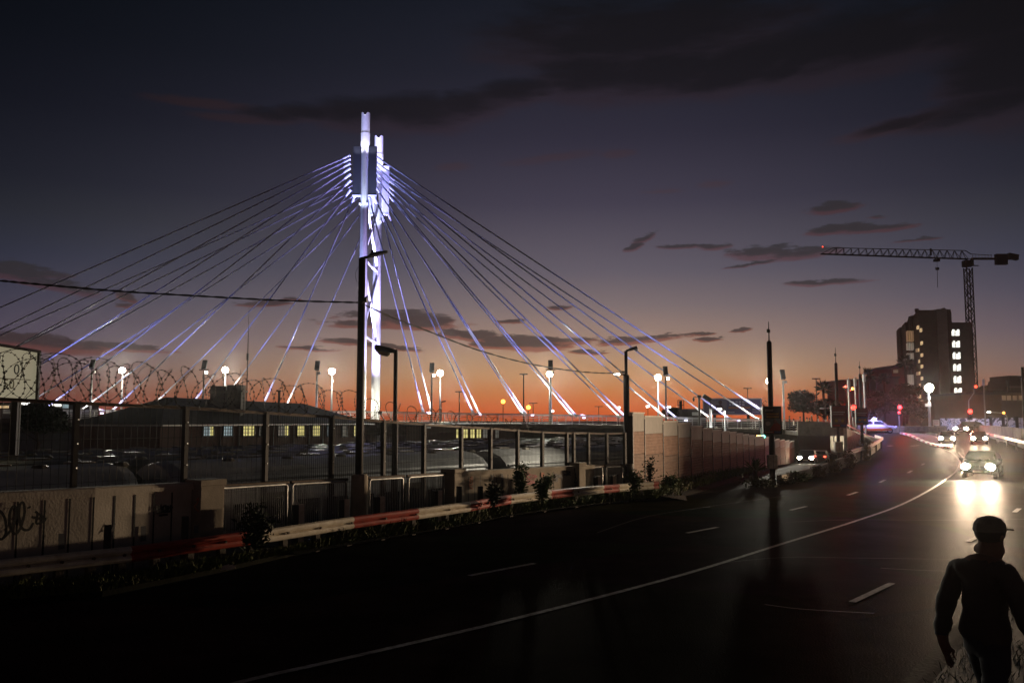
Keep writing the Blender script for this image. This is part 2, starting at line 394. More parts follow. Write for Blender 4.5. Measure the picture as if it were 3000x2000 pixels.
    pale = [(1600, 462, 150, 14, .1), (1335, 486, 70, 13, .05), (1810, 447, 66, 12, .02), (2095, 536, 60, 13, 0), (600, 300, 180, 16, 0), (700, 345, 160, 14, 0), (2660, 350, 220, 22, .15), (1940, 560, 70, 6, 0)]
    def mixc(a, bcol, fac):
        m = N.new('ShaderNodeMix'); m.data_type = 'RGBA'
        L.new(fac, m.inputs['Factor']); L.new(a, m.inputs['A']); L.new(bcol, m.inputs['B']); return m.outputs['Result']
    def affine(mul, add):
        a = N.new('ShaderNodeMix'); a.data_type = 'RGBA'; a.blend_type = 'MULTIPLY'; a.inputs['Factor'].default_value = 1
        L.new(sky, a.inputs['A']); a.inputs['B'].default_value = (*mul, 1)
        b = N.new('ShaderNodeMix'); b.data_type = 'RGBA'; b.blend_type = 'ADD'; b.inputs['Factor'].default_value = 1
        L.new(a.outputs['Result'], b.inputs['A']); b.inputs['B'].default_value = (*add, 1); return b.outputs['Result']
    cur = sky
    nn = mth('SUBTRACT', n1, .5); nf = mth('SUBTRACT', n2, .5)
    fr = mth('ADD', mth('MULTIPLY', nn, 2.9), mth('MULTIPLY', nf, 2.6))
    frs = mth('ADD', mth('MULTIPLY', nn, 1.5), mth('MULTIPLY', mth('SUBTRACT', n3, .5), 1.3))
    for items, rs, soft, ns, dmul, dadd, rmul, radd, amt, ramt in (
        (pale, .3, 1.7, 1.0, (.9, .8, .75), (.010, .004, .002), (.95, .75, .65), (.014, .004, .002), .30, .6),
        (hi, .42, 1.15, 1.0, (.16, .16, .15), (.0038, .0036, .0040), (.7, .5, .48), (.0120, .0064, .0062), .74, .55),
        (mid, .5, 1.0, 1.1, (.16, .16, .15), (.021, .0185, .021), (.6, .38, .40), (.035, .013, .010), .92, .8),
        (low, .6, .8, 1.0, (.10, .11, .12), (.034, .022, .022), (.46, .24, .22), (.055, .018, .012), .94, .9)):
        r, rr = cloudset(items, rs, .82 if items in (mid, low) else 1.0)
        ff = frs if items in (hi, pale) else fr
        w1 = mth('MULTIPLY_ADD', ff, ns, r); w2 = mth('MULTIPLY_ADD', ff, ns, rr)
        a2 = mth('MULTIPLY', mth('SUBTRACT', 1.0, sstep(w2, 1.15 - soft * .75, 1.25)), ramt)
        a1 = mth('MULTIPLY', mth('SUBTRACT', 1.0, sstep(w1, 1.0 - soft * .8, 1.12)), amt)
        cur = mixc(cur, affine(rmul, radd), a2)
        cur = mixc(cur, affine(dmul, dadd), a1)
    bg = N.new('ShaderNodeBackground'); L.new(cur, bg.inputs['Color']); bg.inputs['Strength'].default_value = 1.0
    # faint clear-air twilight from the physical sky, sun just under the horizon ahead
    st = N.new('ShaderNodeTexSky'); st.sky_type = 'NISHITA'; st.sun_disc = False
    st.sun_elevation = R(-3.5); st.sun_rotation = R(4)
    b2 = N.new('ShaderNodeBackground'); L.new(st.outputs['Color'], b2.inputs['Color']); b2.inputs['Strength'].default_value = 0.006
    ad = N.new('ShaderNodeAddShader'); L.new(bg.outputs[0], ad.inputs[0]); L.new(b2.outputs[0], ad.inputs[1])
    out = N.new('ShaderNodeOutputWorld'); L.new(ad.outputs[0], out.inputs['Surface'])
    w.cycles.sampling_method = 'MANUAL'; w.cycles.sample_map_resolution = 512
make_world()

# ------------------------------------------------------------------ lamps
def spot(name, loc, aim, power, col, size=60, blend=.6, rad=.08, parent=None):
    l = bpy.data.lights.new(name, 'SPOT'); l.energy = power; l.color = col; l.spot_size = R(size); l.spot_blend = blend
    l.shadow_soft_size = rad
    o = bpy.data.objects.new(name, l); C.objects.link(o)
    d = (Vector(aim) - Vector(loc)).normalized()
    off = W.get(parent.name, Vector((0, 0, 0))) if parent is not None else Vector((0, 0, 0))
    o.location = Vector(loc) - off; o.rotation_euler = d.to_track_quat('-Z', 'Y').to_euler()
    if parent is not None: o.parent = parent
    return o
def point(name, loc, power, col, rad=.15, parent=None):
    l = bpy.data.lights.new(name, 'POINT'); l.energy = power; l.color = col; l.shadow_soft_size = rad
    o = bpy.data.objects.new(name, l); C.objects.link(o)
    off = W.get(parent.name, Vector((0, 0, 0))) if parent is not None else Vector((0, 0, 0))
    o.location = Vector(loc) - off
    if parent is not None: o.parent = parent
    return o
# weak directional afterglow from the sunset ahead
sl = bpy.data.lights.new('sun', 'SUN'); sl.energy = .02; sl.angle = R(12); sl.color = (1, .5, .25)
so = bpy.data.objects.new('sun', sl); C.objects.link(so); so.rotation_euler = (R(-87), 0, R(-4))
so.rotation_euler = Vector((-math.sin(R(4)), -math.cos(R(4)), -.06)).to_track_quat('-Z', 'Y').to_euler()

# ------------------------------------------------------------------ plan lines
def gr_pt(px): return None
GRV = [(-420, 1673), (0, 1632), (383, 1593), (774, 1545), (1000, 1513), (1223, 1485), (1370, 1466), (1487, 1447), (1670, 1427), (1848, 1412), (1930, 1407)]
GR = []
for px, py in GRV:
    y = 6448.0 / (py - 1230.0); q = P(px, py, y); GR.append((px, Vector((q.x, q.y, 0))))
def guard(px): return lerp(GR, px)
YF = []
for _i in range(-420, 1931, 90):
    _a = guard(_i); _d = (guard(_i + 30) - guard(_i - 30)).normalized(); _p = _a + Vector((-_d.y, _d.x, 0)) * 1.75
    YF.append((CX + F * _p.x / (_p.y * 1.004), _p.y))
def fenceP(px, py=1300): return P(px, py, lerp(YF, px))
FT = [(-420, 1148), (0, 1165), (225, 1178), (545, 1192), (780, 1207), (973, 1219), (1124, 1232), (1242, 1241), (1351, 1248), (1437, 1253), (1516, 1259), (1588, 1264), (1660, 1267), (1723, 1267), (1777, 1269), (1830, 1267)]
NW = [(38.0, 5.04)] + [(38.0 + 31 * t, 5.04 + 14.4 * t) for t in (.5, 1.0)] + [(86, 25.6), (100, 31.2), (130, 42)]
def nwX(y): return lerp(NW, y)
PAR = []
for px, py in ((2285, 1416), (2330, 1406), (2400, 1390), (2480, 1366), (2540, 1338), (2578, 1310)):
    q = G(px, py); PAR.append((q.y, q.x))
PAR += [(116, 44.5), (130, 46.5), (150, 53), (200, 56)]
def parX(y): return lerp(PAR, y)
GRY = [(-2.0, -19.5)] + [(p.y, p.x) for _, p in GR]
def roadL(y):
    if y <= GRY[-1][0]: return lerp(GRY, y)
    if y <= PAR[0][0]:
        t = (y - GRY[-1][0]) / (PAR[0][0] - GRY[-1][0]); return GRY[-1][1] + t * (PAR[0][1] - GRY[-1][1])
    return parX(y)
VL = [(-20, -20.6), (0, -4.05), (10.8, 4.6), (14.7, 7.4), (16.6, 9.0), (18.5, 10.7), (30, 21.5), (60, 52), (100, 100)]   # near verge edge (kerb), x by y

# ------------------------------------------------------------------ ground, road, ramp, verges
g = MB(); g.quad((-4000, -400, -2.6), (4000, -400, -2.6), (4000, 4500, -2.6), (-4000, 4500, -2.6))
struct('ground', g, M['ground'])
r = MB(); ys = [i for i in range(-6, 40, 2)] + [36.4, 45.7] + [i for i in range(40, 110, 3)] + [i for i in range(110, 300, 8)]
ys = sorted(set(float(y) for y in ys))
rows = []
for y in ys:
    xl = roadL(y); xr = xl + 120 + y
    rows.append([Vector((xl + (xr - xl) * (k / 14) ** 1.6, y, road_z(y))) for k in range(15)])
r.loft(rows, closed=False, caps=False); struct('road', r, M['asphalt'])
r = MB(); rows = []
for y in [36.4] + [float(i) for i in range(39, 150, 3)]:
    xl = (nwX(y) if y > 38 else 5.4) - .6
    xr = roadL(y) + (.05 if y < 45.7 else .3)
    rows.append([Vector((xl + (xr - xl) * k / 6, y, ramp_z(y) - .03)) for k in range(7)])
r.loft(rows, closed=False, caps=False); struct('slip_road', r, M['asphalt_ramp'])
# pavement behind the guardrail
r = MB(); rows = []
for px in range(-420, 1931, 50):
    a = guard(px); b = P(px, 1300, lerp(YF, px) + 1.2); rows.append([Vector((a.x - .1, a.y, .03)), Vector((b.x, b.y, .03)), Vector((b.x, b.y, -2.7))])
r.loft(rows, closed=False, caps=False); struct('pavement', r, M['concrete_dk'])
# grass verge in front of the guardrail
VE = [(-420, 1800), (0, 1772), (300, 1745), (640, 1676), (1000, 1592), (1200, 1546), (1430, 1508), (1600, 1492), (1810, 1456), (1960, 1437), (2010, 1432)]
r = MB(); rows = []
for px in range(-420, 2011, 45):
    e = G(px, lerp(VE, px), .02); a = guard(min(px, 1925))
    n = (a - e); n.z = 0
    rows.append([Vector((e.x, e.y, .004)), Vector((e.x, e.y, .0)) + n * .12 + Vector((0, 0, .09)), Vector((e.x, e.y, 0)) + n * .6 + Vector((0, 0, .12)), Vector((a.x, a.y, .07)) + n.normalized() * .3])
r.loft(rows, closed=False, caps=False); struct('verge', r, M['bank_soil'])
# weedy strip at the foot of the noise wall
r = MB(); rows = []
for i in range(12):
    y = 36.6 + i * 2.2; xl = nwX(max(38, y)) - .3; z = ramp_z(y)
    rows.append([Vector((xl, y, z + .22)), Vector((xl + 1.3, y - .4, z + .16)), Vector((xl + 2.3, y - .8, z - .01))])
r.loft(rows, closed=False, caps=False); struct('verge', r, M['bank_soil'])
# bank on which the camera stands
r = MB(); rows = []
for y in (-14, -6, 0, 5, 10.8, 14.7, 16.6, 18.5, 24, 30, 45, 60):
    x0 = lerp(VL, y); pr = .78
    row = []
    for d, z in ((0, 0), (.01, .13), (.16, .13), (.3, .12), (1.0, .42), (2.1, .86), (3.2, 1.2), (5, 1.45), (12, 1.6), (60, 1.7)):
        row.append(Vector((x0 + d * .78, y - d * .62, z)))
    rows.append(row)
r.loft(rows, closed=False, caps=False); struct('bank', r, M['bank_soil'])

# ------------------------------------------------------------------ road markings
def strip(mb, pts, w, dz=.008, zf=road_z):
    pts = [Vector(p) for p in pts]; rows = []
    for i, p in enumerate(pts):
        d = (pts[min(i + 1, len(pts) - 1)] - pts[max(0, i - 1)]); d.z = 0; d.normalize(); n = Vector((-d.y, d.x, 0)) * w / 2
        rows.append([p + n, p - n])
    rows = [[Vector((v.x, v.y, zf(v.y) + dz)) for v in rw] for rw in rows]
    mb.loft(rows, closed=False, caps=False)
def smooth(pts, k=6):
    out = []; n = len(pts)
    for i in range(n - 1):
        p0 = pts[max(0, i - 1)]; p1 = pts[i]; p2 = pts[i + 1]; p3 = pts[min(n - 1, i + 2)]
        for j in range(k):
            t = j / k
            out.append(.5 * ((2 * p1) + (p2 - p0) * t + (2 * p0 - 5 * p1 + 4 * p2 - p3) * t * t + (3 * p1 - p0 - 3 * p2 + p3) * t ** 3))
    out.append(pts[-1]); return out
m = MB()
strip(m, smooth([G(*p) for p in ((240, 2130), (700, 1999), (1000, 1931), (1500, 1814), (2000, 1683), (2300, 1590), (2500, 1528), (2640, 1478), (2740, 1425), (2800, 1382))]), .125)
strip(m, smooth([G(*p) for p in ((2800, 1382), (2812, 1362), (2806, 1342), (2786, 1324), (2757, 1313))]), .16)
strip(m, smooth([G(*p) for p in ((2808, 1378), (2822, 1360), (2823, 1342), (2808, 1324))]), .18)
strip(m, smooth([G(*p) for p in ((2690, 1276), (2720, 1269), (2760, 1266), (2850, 1266))]), .2)
struct('edge_line', m, M['paint_white'])
m = MB()
for a, b, w in (((1375, 1686), (1566, 1650), .14), ((2012, 1561), (2102, 1544), .14), ((2315, 1494), (2362, 1483), .14), ((2484, 1450), (2511, 1441), .15), ((2577, 1413), (2593, 1405), .16), ((2660, 1385), (2672, 1378), .16), ((2700, 1362), (2708, 1357), .17),
                ((2497, 1763), (2613, 1708), .13), ((2836, 1586), (2877, 1565), .15), ((2972, 1500), (2986, 1489), .16)):
    strip(m, [G(*a), G(*b)], w)
struct('lane_dashes', m, M['paint_white'])
m = MB()
for a, b, c in (((2668, 1306), (2694, 1304), .35), ((2570, 1269), (2600, 1270), .5), ((2600, 1306), (2614, 1305), .4)):
    strip(m, [G(*a), G(*b)], c)
struct('road_arrow', m, M['paint_white'])
m = MB()
for pts, w in ((((2300, 1529), (2500, 1522), (2750, 1523), (3000, 1520)), .05), (((2580, 1664), (2700, 1670), (2860, 1676), (2990, 1690)), .05), (((2100, 1650), (2300, 1632), (2500, 1634), (2800, 1638)), .04), (((1750, 1560), (1900, 1512), (2100, 1480), (2300, 1452)), .04), (((2240, 1770), (2350, 1784), (2560, 1796)), .04)):
    strip(m, smooth([G(*p) for p in pts], 4), w, .006)
struct('tar_seams', m, M['seam'])
# ------------------------------------------------------------------ cable-stayed bridge
YN, YB = 120.0, 130.5
bp0 = P(1057, 1205, YN); PX1 = P(1059, 1180, YN).x; PX2 = P(1100, 1180, YB).x
def zat(px, py, Y): return P(px, py, Y).z
RT = [(-900, 1198), (200, 1200), (1050, 1204), (1300, 1209), (1800, 1217), (2335, 1231)]      # railing top, picture heights at the near edge
def deckz(x):
    px = CX + F * x / 119.0 * 1.0
    return P(px, lerp(RT, px), 119.0).z - 1.25
bridge = thing('cable_stayed_bridge', 'floodlit white cable-stayed bridge with twin round pylons crossing the rail yard', 'bridge', (PX1, 125, deckz(PX1)))
xs = [-110 + 4 * i for i in range(37)] + [P(2338, 1240, 119).x]
dk = MB(); rows = []
for x in xs:
    z = deckz(x)
    rows.append([Vector((x, 118.4, z)), Vector((x, 132.4, z)), Vector((x, 132.4, z - .45)), Vector((x, 129, z - 1.9)), Vector((x, 121, z - 1.9)), Vector((x, 118.4, z - .45))])
dk.loft(rows); dk.build('deck', M['concrete_dk'], bridge)
for Y in (118.55, 132.2):
    rl = MB()
    for h in (.22, .50, .78, 1.05):
        for a, b in zip(xs, xs[1:]):
            rl.bar((a, Y, deckz(a) + h), (b, Y, deckz(b) + h), .05, .055)
    for a, b in zip(xs, xs[1:]):
        rl.bar((a, Y, deckz(a) + 1.25), (b, Y, deckz(b) + 1.25), .09, .09)
        for t in (0, .5):
            x = a + (b - a) * t; rl.box((x, Y, deckz(x) + .62), (.1, .1, 1.25))
    rl.build('railing', M['steel_paint'], bridge)
# piers
for px in (300, 1780):
    x = P(px, 1230, 125).x; b = MB(); b.prism([(x - 1.2, 121.5, -2.6), (x + 1.2, 121.5, -2.6), (x + 1.2, 128.5, -2.6), (x - 1.2, 128.5, -2.6)], (0, 0, deckz(x) - 1.95 + 2.6))
    b.build('pier', M['concrete_dk'], bridge)
def pylon(X, Y, px, tops):
    ztop, zs0, zs1, hp0, hp1 = [zat(px, y, Y) for y in tops]      # cap top, sleeve top, sleeve bottom, plate top, plate bottom
    r0 = .60 * Y / 120 * .98
    t = MB()
    n = 28; prof = [(-2.6, r0 * 1.02), (deckz(X) - 1.0, r0 * 1.02), (zat(px, 1182, Y), r0 * 1.02), (zat(px, 1182, Y) + .02, r0), (hp1 - .1, r0), (hp1, r0 * .92), (zs1, r0 * .92), (zs1 + .05, r0 * .9)]
    rings = [[Vector((X + rr * math.cos(2 * math.pi * k / n), Y + rr * math.sin(2 * math.pi * k / n), z)) for k in range(n)] for z, rr in prof]
    t.loft(rings); py = t.build('pylon', M['pylon'], bridge, smooth=False)
    for p in py.data.polygons: p.use_smooth = len(p.vertices) == 4
    # flared collar, then an open cap tube with a notched rim
    c = MB(); prof = [(zs1 - .4, r0 * .93), (zs1, r0 * 1.06), (zs0, r0 * 1.06), (zs0, r0 * .96)]
    c.loft([[Vector((X + rr * math.cos(2 * math.pi * k / n), Y + rr * math.sin(2 * math.pi * k / n), z)) for k in range(n)] for z, rr in prof], caps=False)
    o = c.build('collar', M['pylon'], py, smooth=False)
    c = MB(); outer = []; inner = []; bot = []; ib = []
    for k in range(n):
        a = 2 * math.pi * k / n; dx = math.cos(a); dy = math.sin(a)
        notch = .55 * max(0, 1 - abs(((a - 1.5 * math.pi + math.pi) % (2 * math.pi)) - math.pi) / .55)
        outer.append(Vector((X + r0 * dx, Y + r0 * dy, ztop - notch))); inner.append(Vector((X + r0 * .9 * dx, Y + r0 * .9 * dy, ztop - notch)))
        bot.append(Vector((X + r0 * dx, Y + r0 * dy, zs0 - .05))); ib.append(Vector((X + r0 * .9 * dx, Y + r0 * .9 * dy, zs0 + .02)))
    c.loft([bot, outer, inner, ib], caps=False); c.add(ib, [tuple(range(n))])
    c.build('cap', M['pylon'], py, smooth=False)
    return py, r0, (ztop, zs0, zs1, hp0, hp1)
p1, r1, z1 = pylon(PX1, YN, 1064, (332, 391, 424, 430, 572))
p2, r2, z2 = pylon(PX2, YB, 1106, (400, 453, 478, 487, 627))
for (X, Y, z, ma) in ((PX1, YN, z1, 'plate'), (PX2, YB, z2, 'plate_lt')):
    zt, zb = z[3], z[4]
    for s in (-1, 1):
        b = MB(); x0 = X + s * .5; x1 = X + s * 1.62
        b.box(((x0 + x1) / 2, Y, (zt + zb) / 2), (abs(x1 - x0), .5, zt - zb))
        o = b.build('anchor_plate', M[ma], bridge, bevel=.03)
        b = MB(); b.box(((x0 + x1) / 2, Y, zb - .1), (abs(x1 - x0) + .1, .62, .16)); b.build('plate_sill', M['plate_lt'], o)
# cross frames between the two pylons
fr = [zat(1078, 572, 125), zat(1085, 777, 125), zat(1085, 992, 125)]
for z in fr: bm = MB(); bm.tube([(PX1, YN, z), (PX2, YB, z)], .21, 10); bm.build('cross_beam', M['pylon'], bridge, smooth=True)
for a, b in zip(fr, fr[1:]):
    for s in (0, 1):
        q = MB(); q.tube([(PX1, YN, a - .3 if s else b + .4), (PX2, YB, b + .4 if s else a - .3)], .2, 10); q.build('brace', M['pylon'], bridge, smooth=True)
# stay cables: (upper end, lower end) in picture coordinates on the near or far cable plane
FL = [((1027, 455), (-710, 1209)), ((1027, 466), (-505, 1209)), ((1027, 479), (-308, 1209)), ((1027, 493), (-103, 1209)), ((1027, 510), (130, 1200)), ((1027, 529), (325, 1207)), ((1027, 556), (545, 1208)), ((1040, 572), (762, 1208))]
FRt = [((1099, 457), (2232, 1203)), ((1099, 473), (2140, 1228)), ((1099, 487), (1987, 1228)), ((1099, 502), (1838, 1226)), ((1099, 519), (1690, 1221)), ((1099, 545), (1540, 1213)), ((1097, 576), (1387, 1211)), ((1082, 579), (1240, 1208))]
BL = [((1074, 513), (-560, 1226)), ((1074, 524), (-345, 1205)), ((1074, 536), (-143, 1205)), ((1074, 549), (48, 1203)), ((1074, 561), (238, 1202)), ((1074, 579), (430, 1205)), ((1074, 601), (632, 1203)), ((1085, 630), (832, 1205))]
BR = [((1139, 517), (2222, 1229)), ((1139, 529), (2085, 1228)), ((1139, 546), (1955, 1227)), ((1139, 558), (1818, 1224)), ((1139, 573), (1676, 1219)), ((1139, 603), (1530, 1213)), ((1137, 627), (1404, 1212)), ((1120, 630), (1265, 1210))]
AN = []
for Y, sets in ((YN, (FL, FRt)), (YB, (BL, BR))):
    for side, lst in zip((-1, 1), sets):
        for (a, b) in lst:
            A = P(*a, Y); B = P(*b, Y); d = (A - B).normalized(); Lc = (A - B).length
            c = MB(); c.tube([B + d * 2.9, A], .096, 8); cb = c.build('stay_cable', M['cable'], bridge, smooth=True)
            s = MB(); s.tube([B, B + d * .5, B + d * .52, B + d * 2.9, B + d * 2.95, B + d * 6.2], [.2, .2, .135, .135, .09, .1], 10)
            s.build('sleeve', M['sleeve'], cb, smooth=False)
            k = MB(); k.tube([A, A - d * 1.1], [.21, .14], 10)
            k.build('socket', M['cable'], cb, smooth=False)
            AN.append((B, d, Y, side, Lc))
# lamps that light the cables from the deck, and the pylons
for (B, d, Y, side, Lc) in AN:
    if B.x < -78 : continue
    near = Y == YN
    col = (.50, .48, 1.0) if near else (.95, .92, .88)
    out = Vector((side * abs(d.z), 0, abs(d.x)))
    base = B - d * .6 + out * 1.1 + Vector((0, -1.9, 0))
    spot('cable_lamp', base, B + d * 2.0, 3400 if near else 2600, col, 50, 1.0, .06, bridge)
    spot('cable_lamp', base, B + d * Lc * .42, (16000 if near else 13000) * (Lc / 34) ** 1.6, (.30, .32, 1.0), 9, .8, .06, bridge)
lf = MB()
for (B, d, Y, side, Lc) in AN:
    if Y == YN and B.x > -60: lf.box(B + Vector((side * .9, -.7, -.15)), (.36, .22, .18))
lf.build('cable_uplight', M['lamp_blue'], bridge)
for (X, Y, z, r0) in ((PX1, YN, z1, r1), (PX2, YB, z2, r2)):
    zt, zs0, zs1, hp0, hp1 = z
    dz = deckz(X)
    for s, cc in ((-1, (.40, .47, 1.0)), (1, (.55, .44, 1.0))):
        spot('pylon_uplight', (X + s * 3.6, Y - 7, dz + 1.2), (X, Y, dz + 25), 230000, cc, 24, .9, .1, bridge)
        spot('pylon_uplight', (X + s * 3.6, Y - 7, dz + 1.2), (X, Y, dz + 13), 42000, (.60, .52, 1.0), 44, 1.0, .1, bridge)
        spot('pylon_uplight', (X + s * .9, Y - 3.4, hp1 - 5), (X, Y - .3, hp1 + 2.4), 3600, (.62, .70, 1.0), 44, .8, .1, bridge)
        spot('pylon_uplight', (X + s * 1.5, Y - 1.4, zs1 - 2.4), (X, Y, zs0 + 1.0), 900, (.85, .82, 1.0), 70, .8, .1, bridge)
    if Y == YN:
        og = MB()
        for s in (-1, 1): og.bar((X + s * 3.6, 118.4, dz - .3), (X + s * 3.6, Y - 7, dz + .9), .12, .12); og.box((X + s * 3.6, Y - 7.2, dz + 1.0), (.5, .4, .4))
        og.build('lamp_outrigger', M['steel_dk'], bridge)
    point('cap_lamp', (X, Y, zt - .8), 260, (.95, .92, 1.0), .1, bridge)
    ul = MB()
    for s in (-1, 1): ul.box((X + s * .5, Y - r0 - .05, hp1 - 1.4), (.22, .3, .26))
    ul.build('uplight', M['steel_paint'], bridge)
# base of the far pylon catches the yellow-white deck floods
for X, Y in ((PX1, YN), (PX2, YB)):
    spot('base_lamp', (X + 3.5, Y - 5.5, deckz(X) + .6), (X, Y, deckz(X) + 4.5), 4200 if Y == YB else 500, (1.0, .95, .72), 85, 1.0, .1, bridge)

# floodlight masts
def mast(kind, px, py, pb, Y, label, k):
    A = P(px, py, Y); z0 = deckz(A.x) if Y < 133 else A.z - 8
    t = thing('floodlight_mast', label, 'lamp mast', (A.x, Y, z0), 'floodlight masts along the bridge')
    b = MB(); b.tube([(A.x, Y, z0), (A.x, Y, A.z - .3)], [.16, .11], 10); b.build('pole', M['steel' if kind == 'on' or k % 2 == 0 else 'steel_rust'], t, smooth=True)
    if kind == 'on':
        h = MB(); h.tube([(A.x, Y + .25, A.z), (A.x, Y - .22, A.z - .06)], [.3, .52], 16); h.build('lamp_head', M['steel_dk'], t)
        l = MB(); l.tube([(A.x, Y - .22, A.z - .06), (A.x, Y - .34, A.z - .08)], [.47, .36], 16); l.build('lens', M['lamp_flood'], t)
        spot('flood', (A.x, Y - .5, A.z - .15), (A.x, Y - 8, A.z - 5), 26000, (1.0, .93, .75), 150, .5, .4, t)
    else:
        h = MB(); h.box((A.x, Y + .1, A.z + .55), (.62, .28, 1.3), rx=R(-24)); h.box((A.x, Y, A.z - .12), (1.3 if k % 3 == 1 else .5, .12, .12)); h.build('lamp_head', M['steel_dk'], t)
        s = MB(); s.box((A.x + .3, Y - .05, A.z - .5), (.32, .22, .34)); s.build('spot_head', M['lamp_white'] if k % 2 else M['steel'], t)
        spot('pole_wash', (A.x + .5, Y - .5, z0 + .3), (A.x, Y, A.z), 140, (.5, .45, 1.0), 40, .9, .06, t)
lit = [(360, 1083), (661, 1083), (973, 1087), (1290, 1092), (1610, 1095), (1927, 1105), (2252, 1115)]
lbl = ['lit floodlight mast farthest left, above the razor wire beside the pale billboard', 'lit floodlight mast rising behind the chimney block', 'lit floodlight mast just left of the tall foreground lamp pole',
       'lit floodlight mast just right of the bridge pylons', 'lit floodlight mast standing alone near the middle of the sky', 'lit floodlight mast right of the arm lamp at the fence end', 'lit floodlight mast glowing beside the tall dark cellular pole']
for i, (x, y) in enumerate(lit): mast('on', x, y, 0, 131.6, lbl[i], i)
unl = [(270, 1078), (598, 1080), (929, 1082), (1265, 1088), (1613, 1080), (1950, 1098), (2294, 1108)]
lbl = ['dark-headed floodlight mast left of the leftmost lit floodlight', 'dark-headed floodlight mast with a cross arm left of the chimney block', 'dark-headed floodlight mast next to the lit one left of the foreground pole',
       'dark-headed floodlight mast nearest right of the boxy street lamp', 'blue-lit floodlight mast directly in front of the lone middle flood', 'blue-lit floodlight mast between the fence-end lamp and the billboard', 'slim floodlight mast with tilted dark head right of the poster pole']
for i, (x, y) in enumerate(unl): mast('off', x, y, 0, 119.3, lbl[i], i)
# ------------------------------------------------------------------ red and white guardrail
gt = thing('guardrail', 'dented red and white banded guardrail along the grassy left road edge', 'guardrail', guard(900))
prof = [(0, .31), (.055, .285), (.08, .235), (.055, .185), (.005, .155), (.055, .125), (.08, .075), (.055, .025), (0, 0)]
prof = prof + [(a - .012, b) for a, b in reversed(prof)]
def rail_section(px0, px1, m):
    n = max(2, int((px1 - px0) / 40)); rings = []
    for i in range(n + 1):
        px = px0 + (px1 - px0) * i / n; p = guard(px); d = (guard(px + 8) - guard(px - 8)).normalized(); nn = Vector((d.y, -d.x, 0))
        wob = .006 * math.sin(px * .013) + .003 * math.sin(px * .03)
        rings.append([p + nn * (a + wob) + Vector((0, 0, .42 + h + wob * .6)) for a, h in prof])
    b = MB(); b.loft(rings); return b.build('beam', m, gt)
for a, b, c in ((-420, 383, 0), (383, 760, 1), (760, 1030, 0), (1030, 1223, 1), (1223, 1374, 0), (1374, 1493, 1), (1493, 1608, 0), (1608, 1676, 1), (1676, 1763, 0), (1763, 1810, 1), (1810, 1912, 0), (1912, 1927, 1)):
    rail_section(a, b, M['paint_red'] if c else M['rail_white'])
L0 = 0
for px in range(-400, 1930, 95):
    p = guard(px); d = (guard(px + 8) - guard(px - 8)).normalized(); nn = Vector((d.y, -d.x, 0))
    b = MB(); b.box(p - nn * .1 + Vector((0, 0, .33)), (.15, .15, .72), rz=math.atan2(d.y, d.x)); b.build('post', M['bark'], gt)
    q = p + nn * .062 + Vector((0, 0, .575)); b = MB(); b.tube([q - nn * .03, q + nn * .02], .028, 8); b.build('bolt', M['steel_rust'], gt)

# short marker posts standing behind the rail
mk = [(316, 1537, 1597, 0), (543, 1512, 1572, 0), (866, 1478, 1526, 1), (1000, 1463, 1508, 1), (1105, 1455, 1495, 1), (1275, 1437, 1480, 1), (1345, 1424, 1465, 0), (1407, 1424, 1457, 0), (1745, 1395, 1417, 1), (1789, 1393, 1414, 1)]
def mkpost(i, px, pt, white):
    p = guard(px); y = p.y + .55; A = P(px, pt, y)
    t = thing('marker_post', ('white-faced' if white else 'black') + ' short marker post ' + lab_m[i], 'marker post', (A.x, y, .03), 'short posts behind the guardrail')
    b = MB(); b.box((A.x, y, (A.z + .03) / 2), (.13, .13, A.z - .03), rz=.5); b.build('post', M['black'], t)
    if white:
        w = MB(); w.box((A.x + .13, y + .03, (A.z + .06) / 2 + .03), (.13, .10, A.z - .1), rz=.5); w.build('reflector_face', M['rail_white'], t)
    f = MB(); f.box((A.x + .1, y + .1, .07), (.5, .3, .08), rz=.6); f.build('foot', M['black'], t)
lab_m = ['leftmost, before the big looping graffiti wall', 'beside the orange-tagged pillar', 'second bay of the pale railing right of the dark bush', 'just left of the thick lamp base', 'just right of the thick lamp base', 'in front of the railing bay before the second concrete wall', 'at the left end of the second concrete wall', 'greenish, left part of the second concrete wall', 'left one in the far railing bay', 'right one in the far railing bay']
for i, (px, pt, pb, w) in enumerate(mk): mkpost(i, px, pt, w)

